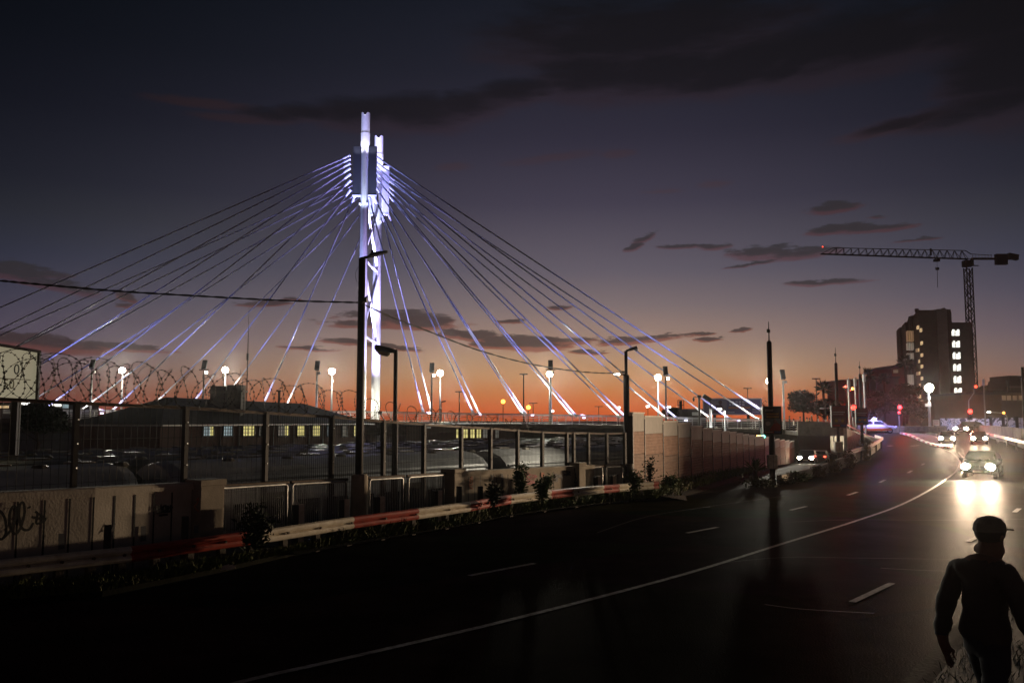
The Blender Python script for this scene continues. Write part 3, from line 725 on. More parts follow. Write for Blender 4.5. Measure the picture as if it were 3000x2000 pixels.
# ------------------------------------------------------------------ concrete walls with graffiti, and railings between them
def wall(px0, px1, yt0, yt1, name, label, ribs, pillars):
    a = fenceP(px0); t = thing(name, label, 'wall', (a.x, a.y, 0))
    n = max(3, int((px1 - px0) / 40)); body = []; cop = []
    for i in range(n + 1):
        px = px0 + (px1 - px0) * i / n; yf = lerp(YF, px) - .32; q = P(px, yt0 + (yt1 - yt0) * i / n, yf); zt = q.z
        q2 = fenceP(px + 6) - fenceP(px - 6); q2.z = 0; q2.normalize(); nn = Vector((q2.y, -q2.x, 0)); f = Vector((q.x, q.y, 0))
        body.append([f + Vector((0, 0, 0)), f + Vector((0, 0, zt - .16)), f - nn * .24 + Vector((0, 0, zt - .16)), f - nn * .24])
        cop.append([f + nn * .06 + Vector((0, 0, zt - .16)), f + nn * .06 + Vector((0, 0, zt - .03)), f + nn * .03 + Vector((0, 0, zt)), f - nn * .28 + Vector((0, 0, zt)), f - nn * .3 + Vector((0, 0, zt - .16))])
    b = MB(); b.loft(body); cm = M['concrete_pale'] if px0 < 0 else M['concrete']; wb = b.build('wall_face', cm, t)
    b = MB(); b.loft(cop); b.build('coping', cm, t)
    rb = MB()
    for px in ribs:
        yf = lerp(YF, px) - .32; q = P(px, yt0, yf); q2 = fenceP(px + 6) - fenceP(px - 6); q2.z = 0; q2.normalize()
        zt = P(px, lerp([(px0, yt0), (px1, yt1)], px), yf).z - .2
        rb.box((q.x, q.y, zt / 2), (.035, .004, zt), rz=math.atan2(q2.y, q2.x))
    rb.build('panel_joint', M['seam'], t)
    for (pa, pb, ytop) in pillars:
        A = P(pa, ytop, lerp(YF, pa) - .45); B = P(pb, ytop, lerp(YF, pb) - .45); d = B - A; d.z = 0; w_ = d.length; mid = (A + B) / 2
        p = MB(); p.box((mid.x, mid.y + .12, A.z / 2 - .07), (w_, .5, A.z - .14), rz=math.atan2(d.y, d.x)); po = p.build('pillar', M['concrete'], t, bevel=.015)
        p = MB(); p.box((mid.x, mid.y + .12, A.z - .07), (w_ + .06, .56, .14), rz=math.atan2(d.y, d.x)); p.build('pillar_cap', M['concrete'], po, bevel=.015)
    return t
def stroke(mb, pts, w, px_y):
    # a spray-paint stroke lying on the wall face; pts are picture points
    Q = []
    for (px, py) in pts:
        Q.append(P(px, py, lerp(YF, px) - px_y))
    Q = smooth(Q, 5)
    for a, b in zip(Q, Q[1:]):
        if (b - a).length > 1e-4: mb.bar(a, b + (b - a) * .15, w, w * .0 + .006, up=(.55, -.83, 0))
        
def flat_stroke(mb, pts, w, off, smoothit=True):
    Q = [P(px, py, lerp(YF, px) - off) for px, py in pts]
    if smoothit: Q = smooth(Q, 5)
    rows = []
    for i, p in enumerate(Q):
        t = (Q[min(i + 1, len(Q) - 1)] - Q[max(0, i - 1)])
        q2 = fenceP(CX + F * p.x / p.y + 6) - fenceP(CX + F * p.x / p.y - 6); q2.z = 0; q2.normalize(); nn = Vector((q2.y, -q2.x, 0))
        sd = t.cross(nn)
        if sd.length < 1e-6: sd = Vector((0, 0, 1))
        sd.normalize(); rows.append([p + sd * w / 2, p - sd * w / 2])
    mb.loft(rows, closed=False, caps=False)
w1 = wall(-420, 563, 1462, 1412, 'concrete_wall', 'concrete panel wall with big black looping graffiti under the left fence', [-300, -170, -60, 53, 132, 205, 275, 337, 396, 452, 504], [(563, 633, 1406)])
g = MB()
flat_stroke(g, [(-60, 1555), (-35, 1510), (-8, 1494), (12, 1512), (18, 1555), (6, 1578), (-14, 1570), (-20, 1535), (0, 1500)], .05, .352)
flat_stroke(g, [(10, 1575), (36, 1545), (48, 1500), (40, 1482), (28, 1505), (30, 1545), (46, 1563), (62, 1540), (72, 1500), (68, 1472), (58, 1480), (56, 1520), (66, 1548), (85, 1550), (98, 1530)], .05, .352)
flat_stroke(g, [(84, 1483), (86, 1488)], .07, .352, False)
flat_stroke(g, [(92, 1513), (112, 1518), (133, 1521)], .05, .352); flat_stroke(g, [(103, 1497), (118, 1508), (133, 1521), (112, 1533), (106, 1528), (110, 1505)], .045, .352)
flat_stroke(g, [(461, 1494), (460, 1480), (466, 1490), (471, 1477), (473, 1495)], .05, .352, False); flat_stroke(g, [(477, 1483), (486, 1480), (487, 1494), (477, 1495), (477, 1482)], .05, .352, False)
flat_stroke(g, [(492, 1495), (492, 1480), (492, 1488), (500, 1487), (500, 1478), (500, 1495)], .05, .352, False); flat_stroke(g, [(488, 1487), (507, 1485)], .045, .352, False)
flat_stroke(g, [(459, 1501), (500, 1497)], .05, .352, False); flat_stroke(g, [(466, 1509), (492, 1506)], .05, .352, False)
flat_stroke(g, [(325, 1560), (333, 1540), (337, 1532), (330, 1552), (336, 1550)], .03, .352)
g.build('graffiti', M['ink_black'], w1)
g = MB()
flat_stroke(g, [(574, 1465), (582, 1458), (577, 1475), (570, 1482), (580, 1495), (590, 1490), (592, 1478), (585, 1485)], .03, .60)
flat_stroke(g, [(598, 1470), (612, 1462), (603, 1480), (615, 1478), (625, 1468), (610, 1490), (600, 1500), (618, 1503)], .03, .60)
g.build('graffiti', M['ink_orange'], w1)
g = MB()
for x, y, w_, h in ((180, 1585, 16, 46), (420, 1562, 18, 44)):
    flat_stroke(g, [(x, y - h / 2), (x, y + h / 2)], w_ / F * 19, .336, False)
flat_stroke(g, [(575, 1538), (575, 1560)], .12, .597, False); flat_stroke(g, [(612, 1530), (612, 1560)], .1, .597, False)
g.build('paint_patch', M['ink_grey'], w1)
w2 = wall(1318, 1740, 1381, 1360, 'concrete_wall', 'second concrete panel wall covered in small tags beside the guardrail', [1372, 1391, 1407, 1421, 1440, 1455, 1472, 1488, 1503, 1520, 1545, 1558, 1582, 1600, 1622, 1645, 1668], [(1312, 1342, 1374), (1683, 1702, 1355)])
r2 = random.Random(5)
for mname, spots in (('ink_black', ((1349, 1412, 8, 40), (1441, 1398, 6, 24), (1690, 1395, 8, 30), (1700, 1405, 5, 20), (1660, 1382, 12, 12), (1640, 1390, 10, 10))), ('ink_grey', ((1470, 1405, 5, 30), (1630, 1400, 6, 14))), ('ink_red', ((1545, 1392, 10, 14), (1562, 1402, 12, 18), (1553, 1412, 14, 8))), ('ink_orange', ((1380, 1412, 6, 20), (1590, 1392, 5, 8)))):
    g = MB()
    for x, y, a, b in spots:
        for _ in range(3):
            pts = [(x + r2.uniform(-a, a), y + r2.uniform(-b, b)) for _ in range(5)]; pts.sort(key=lambda q: q[1]); flat_stroke(g, pts, .04, .352 if x < 1680 else .60)
    g.build('graffiti', M[mname], w2)
# railing bays
def railing_bay(px0, px1, yt0, yt1, label, dens):
    a = fenceP(px0); t = thing('railing_panel', label, 'railing', (a.x, a.y, 0), 'pale tubular railing bays between the walls')
    def at(px, h, o=0):  # h 0..1 up the bay
        yf = lerp(YF, px) - .35 + o; q = P(px, lerp([(px0, yt0), (px1, yt1)], px), yf); return Vector((q.x, q.y, .18 + (q.z - .18) * h))
    f = MB(); pp = 4
    f.tube([at(px0 + pp, .0), at(px0 + pp, .93), at(px0 + pp + 5, .965), at(px1 - pp - 5, .965), at(px1 - pp, .93), at(px1 - pp, 0)], .035, 8)
    f.tube([at(px0 + pp, .1), at(px1 - pp, .1)], .03, 8); f.build('frame', M['steel'], t, smooth=True)
    b = MB(); n = dens
    for i in range(1, n): px = px0 + pp + (px1 - px0 - 2 * pp) * i / n; b.tube([at(px, .1), at(px, .96)], .012, 5)
    b.build('bars', M['steel'], t)
    b = MB(); b.tube([at(px0, 1.0, .1), at(px1, 1.0, .1)], .045, 8); b.build('top_rail', M['steel_rust'], t)
    return t
railing_bay(637, 845, 1424, 1412, 'wide pale railing bay behind the dark bush', 34)
railing_bay(852, 1018, 1412, 1404, 'pale railing bay just left of the thick lamp base', 28)
railing_bay(1078, 1184, 1400, 1394, 'pale railing bay just right of the thick lamp base', 20)
railing_bay(1192, 1304, 1394, 1386, 'pale railing bay against the second concrete wall', 22)
railing_bay(1704, 1768, 1367, 1364, 'farther thin railing bay right of the second wall', 14)
railing_bay(1772, 1826, 1364, 1363, 'last thin railing bay before the noise wall', 12)

# ------------------------------------------------------------------ mesh fence and razor wire
fa = fenceP(700); ft = thing('mesh_fence', 'rusty tall welded-mesh security fence beside the rail yard', 'fence', (fa.x, fa.y, 0))
posts = [-330, -50, 225, 545, 780, 973, 1124, 1242, 1351, 1437, 1516, 1588, 1660, 1680, 1723, 1777, 1830]
def fp(px, py): return fenceP(px, py)
for px in posts:
    q = fp(px, lerp(FT, px)); d = fp(px + 6, 1300) - fp(px - 6, 1300)
    b = MB(); b.box((q.x, q.y, q.z / 2), (.10, .13, q.z), rz=math.atan2(d.y, d.x)); b.build('post', M['steel_dk'], ft)
    # cranked top arm and bolts
    for k in range(6): b = MB(); b.box((q.x + .07, q.y - .05, q.z * (.2 + .14 * k)), (.025, .05, .025)); b.build('bolt', M['steel'], ft)
for a, b in zip(posts, posts[1:]):
    A = fp(a, lerp(FT, a)); B = fp(b, lerp(FT, b)); L_ = math.hypot(B.x - A.x, B.y - A.y)
    t = MB(); t.bar((A.x, A.y, A.z - .02), (B.x, B.y, B.z - .02), .07, .07); t.build('top_rail', M['steel_rust'], ft)
    m = MB(); n = max(4, int(L_ / (.15 if a < 780 else .078)))
    for i in range(1, n):
        q = A.lerp(B, i / n); m.bar((q.x, q.y + .05, .15), (q.x, q.y + .05, q.z - .04), .009, .009)
    for h in (.2, .55, 1.0, 1.45, 1.9, 2.35, 2.8):
        if h < min(A.z, B.z) - .1: m.bar((A.x, A.y + .06, h), (B.x, B.y + .06, h), .008, .008)
    m.build('mesh_panel', M['mesh_dark'], ft)
rw = MB(); barbs = MB(); pts = []; tot = 0
NPT = 2900
for coil in range(1):
    pts = []
    for i in range(NPT):
        s = i / (NPT - 1); px = -330 + (1560 + 330) * (s ** .92)
        base = fp(px, lerp(FT, px)); d = fp(px + 5, 1300) - fp(px - 5, 1300); d.z = 0; d.normalize(); nn = Vector((d.y, -d.x, 0))
        rad = lerp([(-330, .49), (600, .45), (1000, .40), (1150, .28), (1600, .18)], px) * (1 + .08 * math.sin(px * .05 + coil))
        turns = 62 * s; a = 2 * math.pi * turns + .5 * math.sin(px * .013)
        pts.append(base + Vector((0, 0, rad * .93)) + nn * rad * .75 * math.cos(a) + Vector((0, 0, 1)) * rad * math.sin(a) + d * rad * (.95 * math.cos(a) * math.sin(a * .5 + px * .004) + .25 * math.sin(a + px * .01)))
    rw.tube(pts, .0062, 4, caps=False)
    for i in range(6, NPT - 6, 2):
        p = pts[i]; t = (pts[i + 1] - pts[i - 1]).normalized(); o = t.orthogonal().normalized()
        for s_ in (1, -1):
            barbs.add([p - t * .016, p + t * .016, p + o * .021 * s_ + t * .018, p + o * .021 * s_ - t * .018], [(0, 1, 2, 3)])
rz_ = thing('razor_wire', 'double coil of razor wire looped along the top of the fence', 'razor wire', (fa.x, fa.y, 3.4))
rw.build('coil', M['wire'], rz_); barbs.build('barbs', M['wire'], rz_)

# ------------------------------------------------------------------ foreground lamp posts
Y1 = 25.2
b0 = P(1050, 1500, Y1)
lp = thing('street_lamp', 'tall dark street lamp with flat head and thick concrete base, in front of the pylons', 'street lamp', (b0.x, Y1, 0))
b = MB(); b.tube([(b0.x + .02, Y1, 0), (b0.x + .02, Y1, P(1050, 1394, Y1).z), (b0.x + .02, Y1, P(1050, 1390, Y1).z + .02)], [.25, .235, .2], 20); b.build('concrete_base', M['concrete'], lp, smooth=False)
ztop = P(1050, 757, Y1).z
b = MB(); b.tube([(b0.x, Y1, .3), (b0.x, Y1, ztop)], [.115, .10], 14); b.build('pole', M['steel_dk'], lp, smooth=True)
hd = MB(); a = Vector((b0.x, Y1, ztop)); d = (P(1125, 737, Y1) - P(1050, 757, Y1)).normalized()
hd.bar(a - d * .05, a + d * .25, .07, .07); hd.loft([[a + d * s + Vector((0, w, t)) for w, t in ((-wd, -.02), (-wd, .02), (-wd * .5, th), (wd * .5, th), (wd, .02), (wd, -.02))] for s, wd, th in ((.18, .05, .04), (.26, .14, .08), (.5, .15, .07), (.7, .11, .04), (.76, .05, .02))])
hd.box(a + d * .3 + Vector((0, 0, .12)), (.07, .07, .09)); hd.build('lamp_head', M['black'], lp)
b = MB(); b.box((b0.x + .05, Y1, P(1052, 880, Y1).z), (.22, .22, .10)); b.bar((b0.x, Y1 - .1, P(1052, 890, Y1).z), (b0.x + .2, Y1 - .12, P(1052, 868, Y1).z), .05, .05); b.bar((b0.x - .05, Y1, P(1052, 770, Y1).z), (b0.x + .02, Y1, P(1052, 770, Y1).z), .05, .06); b.build('cable_bracket', M['black'], lp)
wr = MB(); wr.tube(smooth([Vector((b0.x - .05, Y1 - .12, P(0, 780, Y1).z)), Vector((b0.x - .16, Y1 - .12, P(0, 800, Y1).z)), Vector((b0.x - .14, Y1 - .12, P(0, 822, Y1).z)), Vector((b0.x - .04, Y1 - .12, P(0, 840, Y1).z)), Vector((b0.x - .08, Y1 - .12, P(0, 860, Y1).z)), Vector((b0.x, Y1 - .12, P(0, 880, Y1).z))]), .006, 4); wr.build('loose_wire', M['black'], lp)
Y3 = 38.2
b3 = P(1838, 1400, Y3); z3 = P(1836, 1028, Y3).z
lp3 = thing('street_lamp', 'slim street lamp with upward tilted head where the fence meets the noise wall', 'street lamp', (b3.x, Y3, 0))
b = MB(); b.tube([(b3.x, Y3, 0), (b3.x, Y3, P(0, 1098, Y3).z)], .13, 12); b.tube([(b3.x, Y3, P(0, 1100, Y3).z), (b3.x, Y3, z3)], .075, 10); b.build('pole', M['steel_dk'], lp3, smooth=True)
b = MB(); b.tube([(b3.x - .05, Y3 - .2, 0), (b3.x - .05, Y3 - .2, P(0, 1357, Y3).z)], .28, 12); b.build('concrete_base', M['concrete_dk'], lp3)
a = Vector((b3.x, Y3, z3)); d = (P(1870, 1022, Y3) - P(1836, 1034, Y3)).normalized()
hd = MB(); hd.bar(a, a + d * .5, .12, .09); hd.bar(a + d * .15, a + d * .5, .2, .12); hd.build('lamp_head', M['black'], lp3)
hd = MB(); hd.sphere(a + d * .44 + Vector((.02, -.02, -.09)), (.1, .09, .07)); hd.build('glass_bowl', M['steel_paint'], lp3)
hd = MB(); z = P(0, 1097, Y3).z; hd.bar((b3.x, Y3, z), (b3.x - .28, Y3, z + .0), .06, .05); hd.bar((b3.x + .05, Y3, z + .13), (b3.x - .2, Y3, z + .13), .05, .05); hd.build('side_arm', M['black'], lp3)
hd = MB(); hd.box((b3.x - .40, Y3, z + .02), (.24, .12, .07), ry=.15); hd.build('side_lamp', M['lamp_white'], lp3); spot('side_beam', (b3.x - .42, Y3 - .05, z - .08), (b3.x - 6.5, Y3 - 2.2, .8), 900, (1, .9, .72), 112, .9, .12, lp3)
# overhead cable strung between the poles
cpts = [(-40, 818), (0, 822), (150, 836), (350, 853), (600, 868), (830, 880), (1048, 886)]
cv = [P(x, y, 20.5 + (Y1 - 20.5) * (x + 40) / 1090) for x, y in cpts]
cv2 = [P(x, y, Y1 + (Y3 - Y1) * (x - 1054) / 782) for x, y in ((1054, 886), (1150, 930), (1250, 968), (1400, 1025), (1550, 1065), (1680, 1086), (1780, 1093), (1834, 1090))]
wt = thing('overhead_cable', 'twisted black overhead cable sagging past the tall dark street lamp', 'cable', (b0.x, Y1, 6))
b = MB(); s1 = smooth(cv, 14); s2 = smooth(cv2, 12)
for s in (s1, s2):
    for ph in (0, math.pi):
        b.tube([p + Vector((0, .016 * math.cos(i * 1.1 + ph), .016 * math.sin(i * 1.1 + ph))) for i, p in enumerate(s)], .015, 5)
b.build('strand', M['black'], wt)
Y2 = 28.6
b2 = P(1155, 1440, Y2); z2_ = P(1155, 1024, Y2).z
lp2 = thing('street_lamp', 'unlit street lamp with big boxy head turned left behind the fence', 'street lamp', (b2.x, Y2, 0))
b = MB(); b.tube([(b2.x, Y2, -.3), (b2.x, Y2, P(0, 1240, Y2).z), (b2.x, Y2, P(0, 1238, Y2).z), (b2.x, Y2, z2_)], [.10, .10, .068, .068], 12); b.build('pole', M['steel_dk'], lp2)
A = P(1159, 1030, Y2); B = P(1098, 1020, Y2); d = (B - A).normalized(); u_ = Vector((0, 0, 1))
b = MB(); b.loft([[A + d * s + Vector((0, w_, h)) for w_, h in ((-w2_, lo), (-w2_, hi_), (w2_, hi_), (w2_, lo))] for s, w2_, lo, hi_ in ((-.02, .06, -.05, .07), (.2, .12, -.06, .1), (.62, .17, -.07, .12), (.68, .15, -.04, .1))]); b.build('lamp_head', M['steel_dk'], lp2, bevel=.02)
b = MB(); b.loft([[A + d * s + Vector((0, w_, h)) for w_, h in ((-w2_, lo), (-w2_, -.07), (w2_, -.07), (w2_, lo))] for s, w2_, lo in ((.16, .09, -.09), (.26, .13, -.2), (.5, .14, -.19), (.64, .1, -.1))]); b.build('lamp_bowl', M['lamp_off'], lp2, bevel=.02)

# ------------------------------------------------------------------ noise wall
nt_ = thing('noise_wall', 'stepped concrete noise wall of pinkish panels with grey caps running down to the underpass', 'wall', (5.04, 38, 0))
xs_ = [1846, 1881, 1935, 1979, 2017, 2051, 2080, 2107, 2130, 2150, 2169, 2186, 2203, 2232, 2247, 2262, 2277, 2292, 2306, 2320]
tp = [1211, 1221, 1236, 1241, 1250, 1256, 1261, 1265, 1267, 1271, 1274, 1277, 1280, 1283, 1285, 1288, 1290, 1292, 1294, 1296]
gb = [1263, 1269, 1276, 1280, 1287, 1290, 1294, 1296, 1297, 1299, 1301, 1303, 1304, 1305, 1307, 1309, 1310, 1311, 1312, 1313]
sb = [1329, 1330, 1333, 1334, 1337, 1338, 1338, 1337, 1337, 1337, 1337, 1338, 1338, 1339, 1340, 1341, 1342, 1343, 1344, 1344]
def nwat(px):
    k = (px - CX) / F; lo, hi = 36.0, 135.0
    for _ in range(50):
        y = (lo + hi) / 2
        if nwX(y) / y < k: lo = y
        else: hi = y
    return y
for i in range(len(xs_) - 1):
    ya = nwat(xs_[i]); yb_ = nwat(xs_[i + 1]); A = Vector((nwX(ya), ya, 0)); B = Vector((nwX(yb_), yb_, 0)); d = (B - A); d.z = 0; L_ = d.length; d.normalize(); nn = Vector((d.y, -d.x, 0)); ym = (ya + yb_) / 2; pm = (xs_[i] + xs_[i + 1]) / 2
    zt = P(pm, tp[i], ym).z; zg = P(pm, gb[i], ym).z; zs = P(pm, sb[i], ym).z; zb = ramp_z(ym) - .4; ang = math.atan2(d.y, d.x); c = (A + B) / 2
    b = MB(); b.box((c.x, c.y, (zb + zs) / 2), (L_ - .04, .16, zs - zb - .02), rz=ang); b.build('lower_panel', M['noise_low'], nt_)
    b = MB(); b.box(c + Vector((0, 0, (zs + zg) / 2)), (L_ - .04, .17, zg - zs - .02), rz=ang); b.build('upper_panel', M['noise_pink'], nt_)
    b = MB(); b.box(c + nn * .02 + Vector((0, 0, (zg + zt) / 2)), (L_ - .05, .12, zt - zg), rz=ang); cp = b.build('cap_panel', M['noise_grey'], nt_)
    b = MB(); b.box(c + nn * .02 + Vector((0, 0, zt + .03)), (L_ - .03, .2, .06), rz=ang); b.build('cap_rail', M['concrete_lt'], cp)
    b = MB(); b.box((A.x, A.y, (zb + zt) / 2 - .05), (.07, .22, zt - zb - .1), rz=ang); b.build('post', M['steel_dk'], nt_)

# ------------------------------------------------------------------ parapet between slip road and main road, weeds, guardrail
pt_ = thing('parapet_wall', 'low weathered parapet wall between the curving road and the slip road', 'wall', (PAR[0][1], PAR[0][0], 0))
b = MB(); rings = []
for y, x in PAR[:-2]:
    zt = {0: .55}.get(0) ; h = .42 + .5 * sm(46, 75, y)
    rings.append([Vector((x - .15, y, road_z(y) - 2.8)), Vector((x - .15, y, road_z(y) + h)), Vector((x + .1, y, road_z(y) + h)), Vector((x + .1, y, road_z(y) - .1))])
# finer resample
rs = []
for a, c in zip(rings, rings[1:]):
    for k in range(4): rs.append([p.lerp(q, k / 4) for p, q in zip(a, c)])
rs.append(rings[-1]); b.loft(rs); b.build('wall_body', M['concrete'], pt_)
g2 = thing('guardrail', 'bright headlit guardrail strip on the bend beside the weeds', 'guardrail', (PAR[2][1], 62, 1))
rings = []
for y in [60, 64, 68, 73, 78, 84, 90, 96, 102]:
    x = parX(y) + .35; rings.append([Vector((x + a, y - a * .5, road_z(y) + .82 + h)) for a, h in prof])
b = MB(); b.loft(rings); b.build('beam', M['rail_white'], g2)
for y in (62, 70, 78, 86, 94, 101):
    b = MB(); b.box((parX(y) + .28, y, road_z(y) + .4), (.12, .12, .85)); b.build('post', M['steel_dk'], g2)
ww = thing('wing_wall', 'smooth pale wing wall at the bridge end above the bend', 'wall', (P(2480, 1290, 92).x, 92, 0))
A = P(2481, 1254, 92); B = P(2541, 1283, 108); b = MB()
b.loft([[Vector((q.x, q.y, -2.6)), Vector((q.x, q.y, q.z)), Vector((q.x - .25, q.y + .25, q.z)), Vector((q.x - .25, q.y + .25, -2.6))] for q in (A, A.lerp(B, .5), B)]); b.build('wall_body', M['concrete_lt'], ww)
b = MB(); b.tube([A + Vector((0, 0, .35)), B + Vector((0, 0, .3))], .06, 6)
for t in (0, .33, .66, 1): q = A.lerp(B, t); b.box(q + Vector((0, 0, .18)), (.06, .06, .4))
b.build('hand_rail', M['steel_paint'], ww)
# big abutment parapet at the right end of the bridge
aw = thing('bridge_abutment', 'grey solid abutment parapet at the right end of the bridge above the underpass', 'bridge abutment', (P(2400, 1250, 112).x, 112, 0))
A = P(2337, 1233, 113); B = P(2486, 1238, 111); zlo = P(2400, 1276, 112).z
b = MB(); b.loft([[Vector((q.x, q.y, zlo)), Vector((q.x, q.y, q.z)), Vector((q.x, q.y + .4, q.z)), Vector((q.x, q.y + .4, zlo))] for q in (A, B)]); b.build('parapet', M['concrete_dk'], aw)
b = MB(); b.prism([(A.x, 113.5, zlo + .05), (B.x - .2, 111.5, zlo + .05), (B.x + 2.5, 134, zlo + .05), (A.x, 134, zlo + .05)], (0, 0, .5)); b.build('deck_slab', M['concrete_dk'], aw)
b = MB(); q = P(2290, 1300, 121); b.box((q.x, 125, -1), (5, 7, 3.6)); b.build('pier', M['concrete_dk'], aw)
# pale billboard at far left
def billboard_left():
    A = P(-150, 985, 30); B = P(112, 1030, 33.5); zl = P(0, 1166, 31.7).z; d = (B - A); d.z = 0; d.normalize(); nn = Vector((d.y, -d.x, 0))
    t = thing('billboard', 'pale backlit billboard with faint lettering at the far left above the fence', 'billboard', (A.x, A.y, 0))
    b = MB(); b.loft([[q + nn * .0 + Vector((0, 0, 0)), Vector((q.x, q.y, zl)), Vector((q.x, q.y, zl)) - nn * .3, q - nn * .3] for q in (A, B)]); b.build('panel', M['sign_pale'], t)
    b = MB(); b.bar(A + nn * .02, B + nn * .02 + d * .06, .12, .1); b.bar(B + nn * .02 + d * .03, Vector((B.x, B.y, zl)) + nn * .02 + d * .03, .1, .12); b.bar(Vector((A.x, A.y, zl - .05)) + nn * .02, Vector((B.x, B.y, zl - .05)) + nn * .02, .12, .12); b.build('frame', M['steel_dk'], t)
    for s, px, py, sz, m_ in (('HOTVIBES', 45, 1050, .38, 'ink_faint'), ('SIM', 24, 1081, .42, 'ink_grey'), ('0', 47, 1083, .55, 'ink_grey'), ('50', 24, 1126, .5, 'ink_faint')):
        yy = 30 + 3.5 * (px + 150) / 262; q = P(px, py, yy) + nn * .03
        text_mesh('lettering', s, sz, M[m_], t, q, d, (0, 0, 1), .004)
    b = MB(); q = A.lerp(B, .62); b.bar(q.lerp(Vector((q.x, q.y, zl)), .62) - d * 1.2 + nn * .02, q.lerp(Vector((q.x, q.y, zl)), .62) + d * 1.1 + nn * .02, .01, .03); b.build('rule_line', M['ink_faint'], t)
    b = MB()
    for k in (.3, .8): q = A.lerp(B, k) - nn * .15; b.bar((q.x, q.y, -2.6), (q.x, q.y, zl), .25, .25)
    b.build('support', M['steel_dk'], t)
billboard_left()
# ------------------------------------------------------------------ trains in the yard
TD = Vector((.66, .75, 0)).normalized(); TN = Vector((-TD.y, TD.x, 0)); TA = math.atan2(TD.y, TD.x); T0 = Vector((-6.45, 30.8, -2.15))
def make_carriage(Lc, dirty, label, detail):
    t = thing('train_carriage', label, 'train carriage', (0, 0, 0), 'carriages parked side by side in the yard')
    h = Lc / 2
    lower = [(-1.42, .9), (-1.46, 1.3), (-1.46, 2.9), (-1.40, 3.3)]
    roof = [(-1.40, 3.3), (-1.25, 3.62), (-.95, 3.88), (-.5, 4.05), (0, 4.12), (.5, 4.05), (.95, 3.88), (1.25, 3.62), (1.40, 3.3)]
    sec = lower + [(-a, b) for a, b in reversed(lower)]
    b = MB(); b.loft([[Vector((x, y, z)) for y, z in sec] for x in (-h, h)]); b.build('body', M['train'], t)
    b = MB(); b.loft([[Vector((x, y * s, 3.3 + (z - 3.3) * s)) for y, z in roof] for x, s in ((-h, .93), (-h + .35, 1.01), (h - .35, 1.01), (h, .93))]); b.build('roof', M['train_dirty' if dirty else 'train_roof'], t, smooth=False)
    for k in range(int(Lc / 2.2)):
        x = -h + 1.4 + k * 2.2; v = MB(); v.box((x, .35, 4.1), (.7, .5, .16)); v.build('roof_vent', M['train_dirty'], t, bevel=.03)
        v = MB(); v.sphere((x + .9, -.3, 4.06), (.25, .2, .12), 8, 4); v.build('roof_cowl', M['train_dirty'], t)
    for s in (-1, 1):
        g = MB(); g.tube([(-h, s * 1.30, 3.50), (h, s * 1.30, 3.50)], .05, 6); g.build('gutter', M['steel'], t)
    b = MB()
    for s in (-1, 1): b.box((s * (h - 2.4), 0, .5), (2.4, 2.2, .9))
    b.build('bogie', M['black'], t)
    if detail:
        n = int((Lc - 1.6) / 1.15)
        for k in range(n):
            x = -h + 1.1 + k * 1.15
            if k % 5 == 2:
                d = MB(); d.box((x, -1.475, 2.1), (.95, .05, 2.0)); dd = d.build('door', M['train_dirty'], t, bevel=.02)
                w = MB(); w.box((x, -1.505, 2.55), (.5, .03, .7)); w.build('window', M['glass_dk'], dd, bevel=.01)
            else:
                w = MB(); w.box((x, -1.47, 2.42), (.86, .05, .80)); w.build('window', M['glass_dk'], t, bevel=.012)
    b = MB(); b.loft([[Vector((x, y * .9, 3.15 + (z - 3.3) * .9)) for y, z in [(-1.40, 1.0)] + roof + [(1.40, 1.0)]] for x in (h, h + .3)]); b.build('gangway', M['rubber'], t)
    return t
lab_t = [['nearest silver carriage at far left behind the mesh fence', 'nearest silver carriage, behind the dark bush and thick lamp base', 'nearest bright silver carriage, behind the second concrete wall']]
c0 = make_carriage(13.4, 0, lab_t[0][0], True)
for i, t in enumerate((-13.6, .82, 15.3)):
    o = c0 if i == 0 else copy_tree(c0); place(o, T0 + TN * .5 + TD * t, TA, lab_t[0][i])
rows_t = [(1, .7, ['dull carriage of the second row, left one behind the tall lamp pole', 'dull carriage of the second row, right one behind the second wall']), (2, 1.5, ['dull carriage of the third row, left one', 'dull carriage of the third row, right one']),
          (3, 2.5, ['dull carriage of the fourth row, left one', 'dull carriage of the fourth row, middle one', 'dull carriage of the fourth row, right one']), (4, 3.5, ['carriage of the rearmost row, left one below the brick building', 'carriage of the rearmost row, middle one below the brick building', 'carriage of the rearmost row, right one near the noise wall'])]
c1 = make_carriage(19.2, 1, 'dull carriage', False); first = True
for k, s0, labs in rows_t:
    for i, lab in enumerate(labs):
        o = c1 if first else copy_tree(c1); first = False
        place(o, T0 + TN * (.5 + 4.15 * k) + TD * (s0 + 19.9 * i) + Vector((0, 0, -.04 * k)), TA, lab)

# ------------------------------------------------------------------ brick station building with hipped roof
def rayplane(px, py, p0, n):
    d = ray(px, py); o = Vector((0, 0, CAMH)); return o + d * ((Vector(p0) - o).dot(n) / d.dot(n))
R1 = P(488, 1163, 60); R2 = P(890, 1182, 74); e = (R2 - R1); e.z = 0; e.normalize(); n_ = Vector((e.y, -e.x, 0)); ez = 2.92
st = thing('station_building', 'long brick station building with hipped roof and yellow-lit windows', 'building', (R1.x, R1.y, -2.6))
co4 = [R1 - e * 4.5 + n_ * 4, R2 + e * 4.5 + n_ * 4, R2 + e * 4.5 - n_ * 4, R1 - e * 4.5 - n_ * 4]
wl = [c + s for c, s in zip(co4, (e * .5 - n_ * .5, -e * .5 - n_ * .5, -e * .5 + n_ * .5, e * .5 + n_ * .5))]
b = MB(); b.prism([Vector((c.x, c.y, -2.6)) for c in wl], (0, 0, ez + 2.6)); b.build('wall', M['brick'], st)
E4 = [Vector((c.x, c.y, ez)) for c in co4]; E4b = [v - Vector((0, 0, .14)) for v in E4]
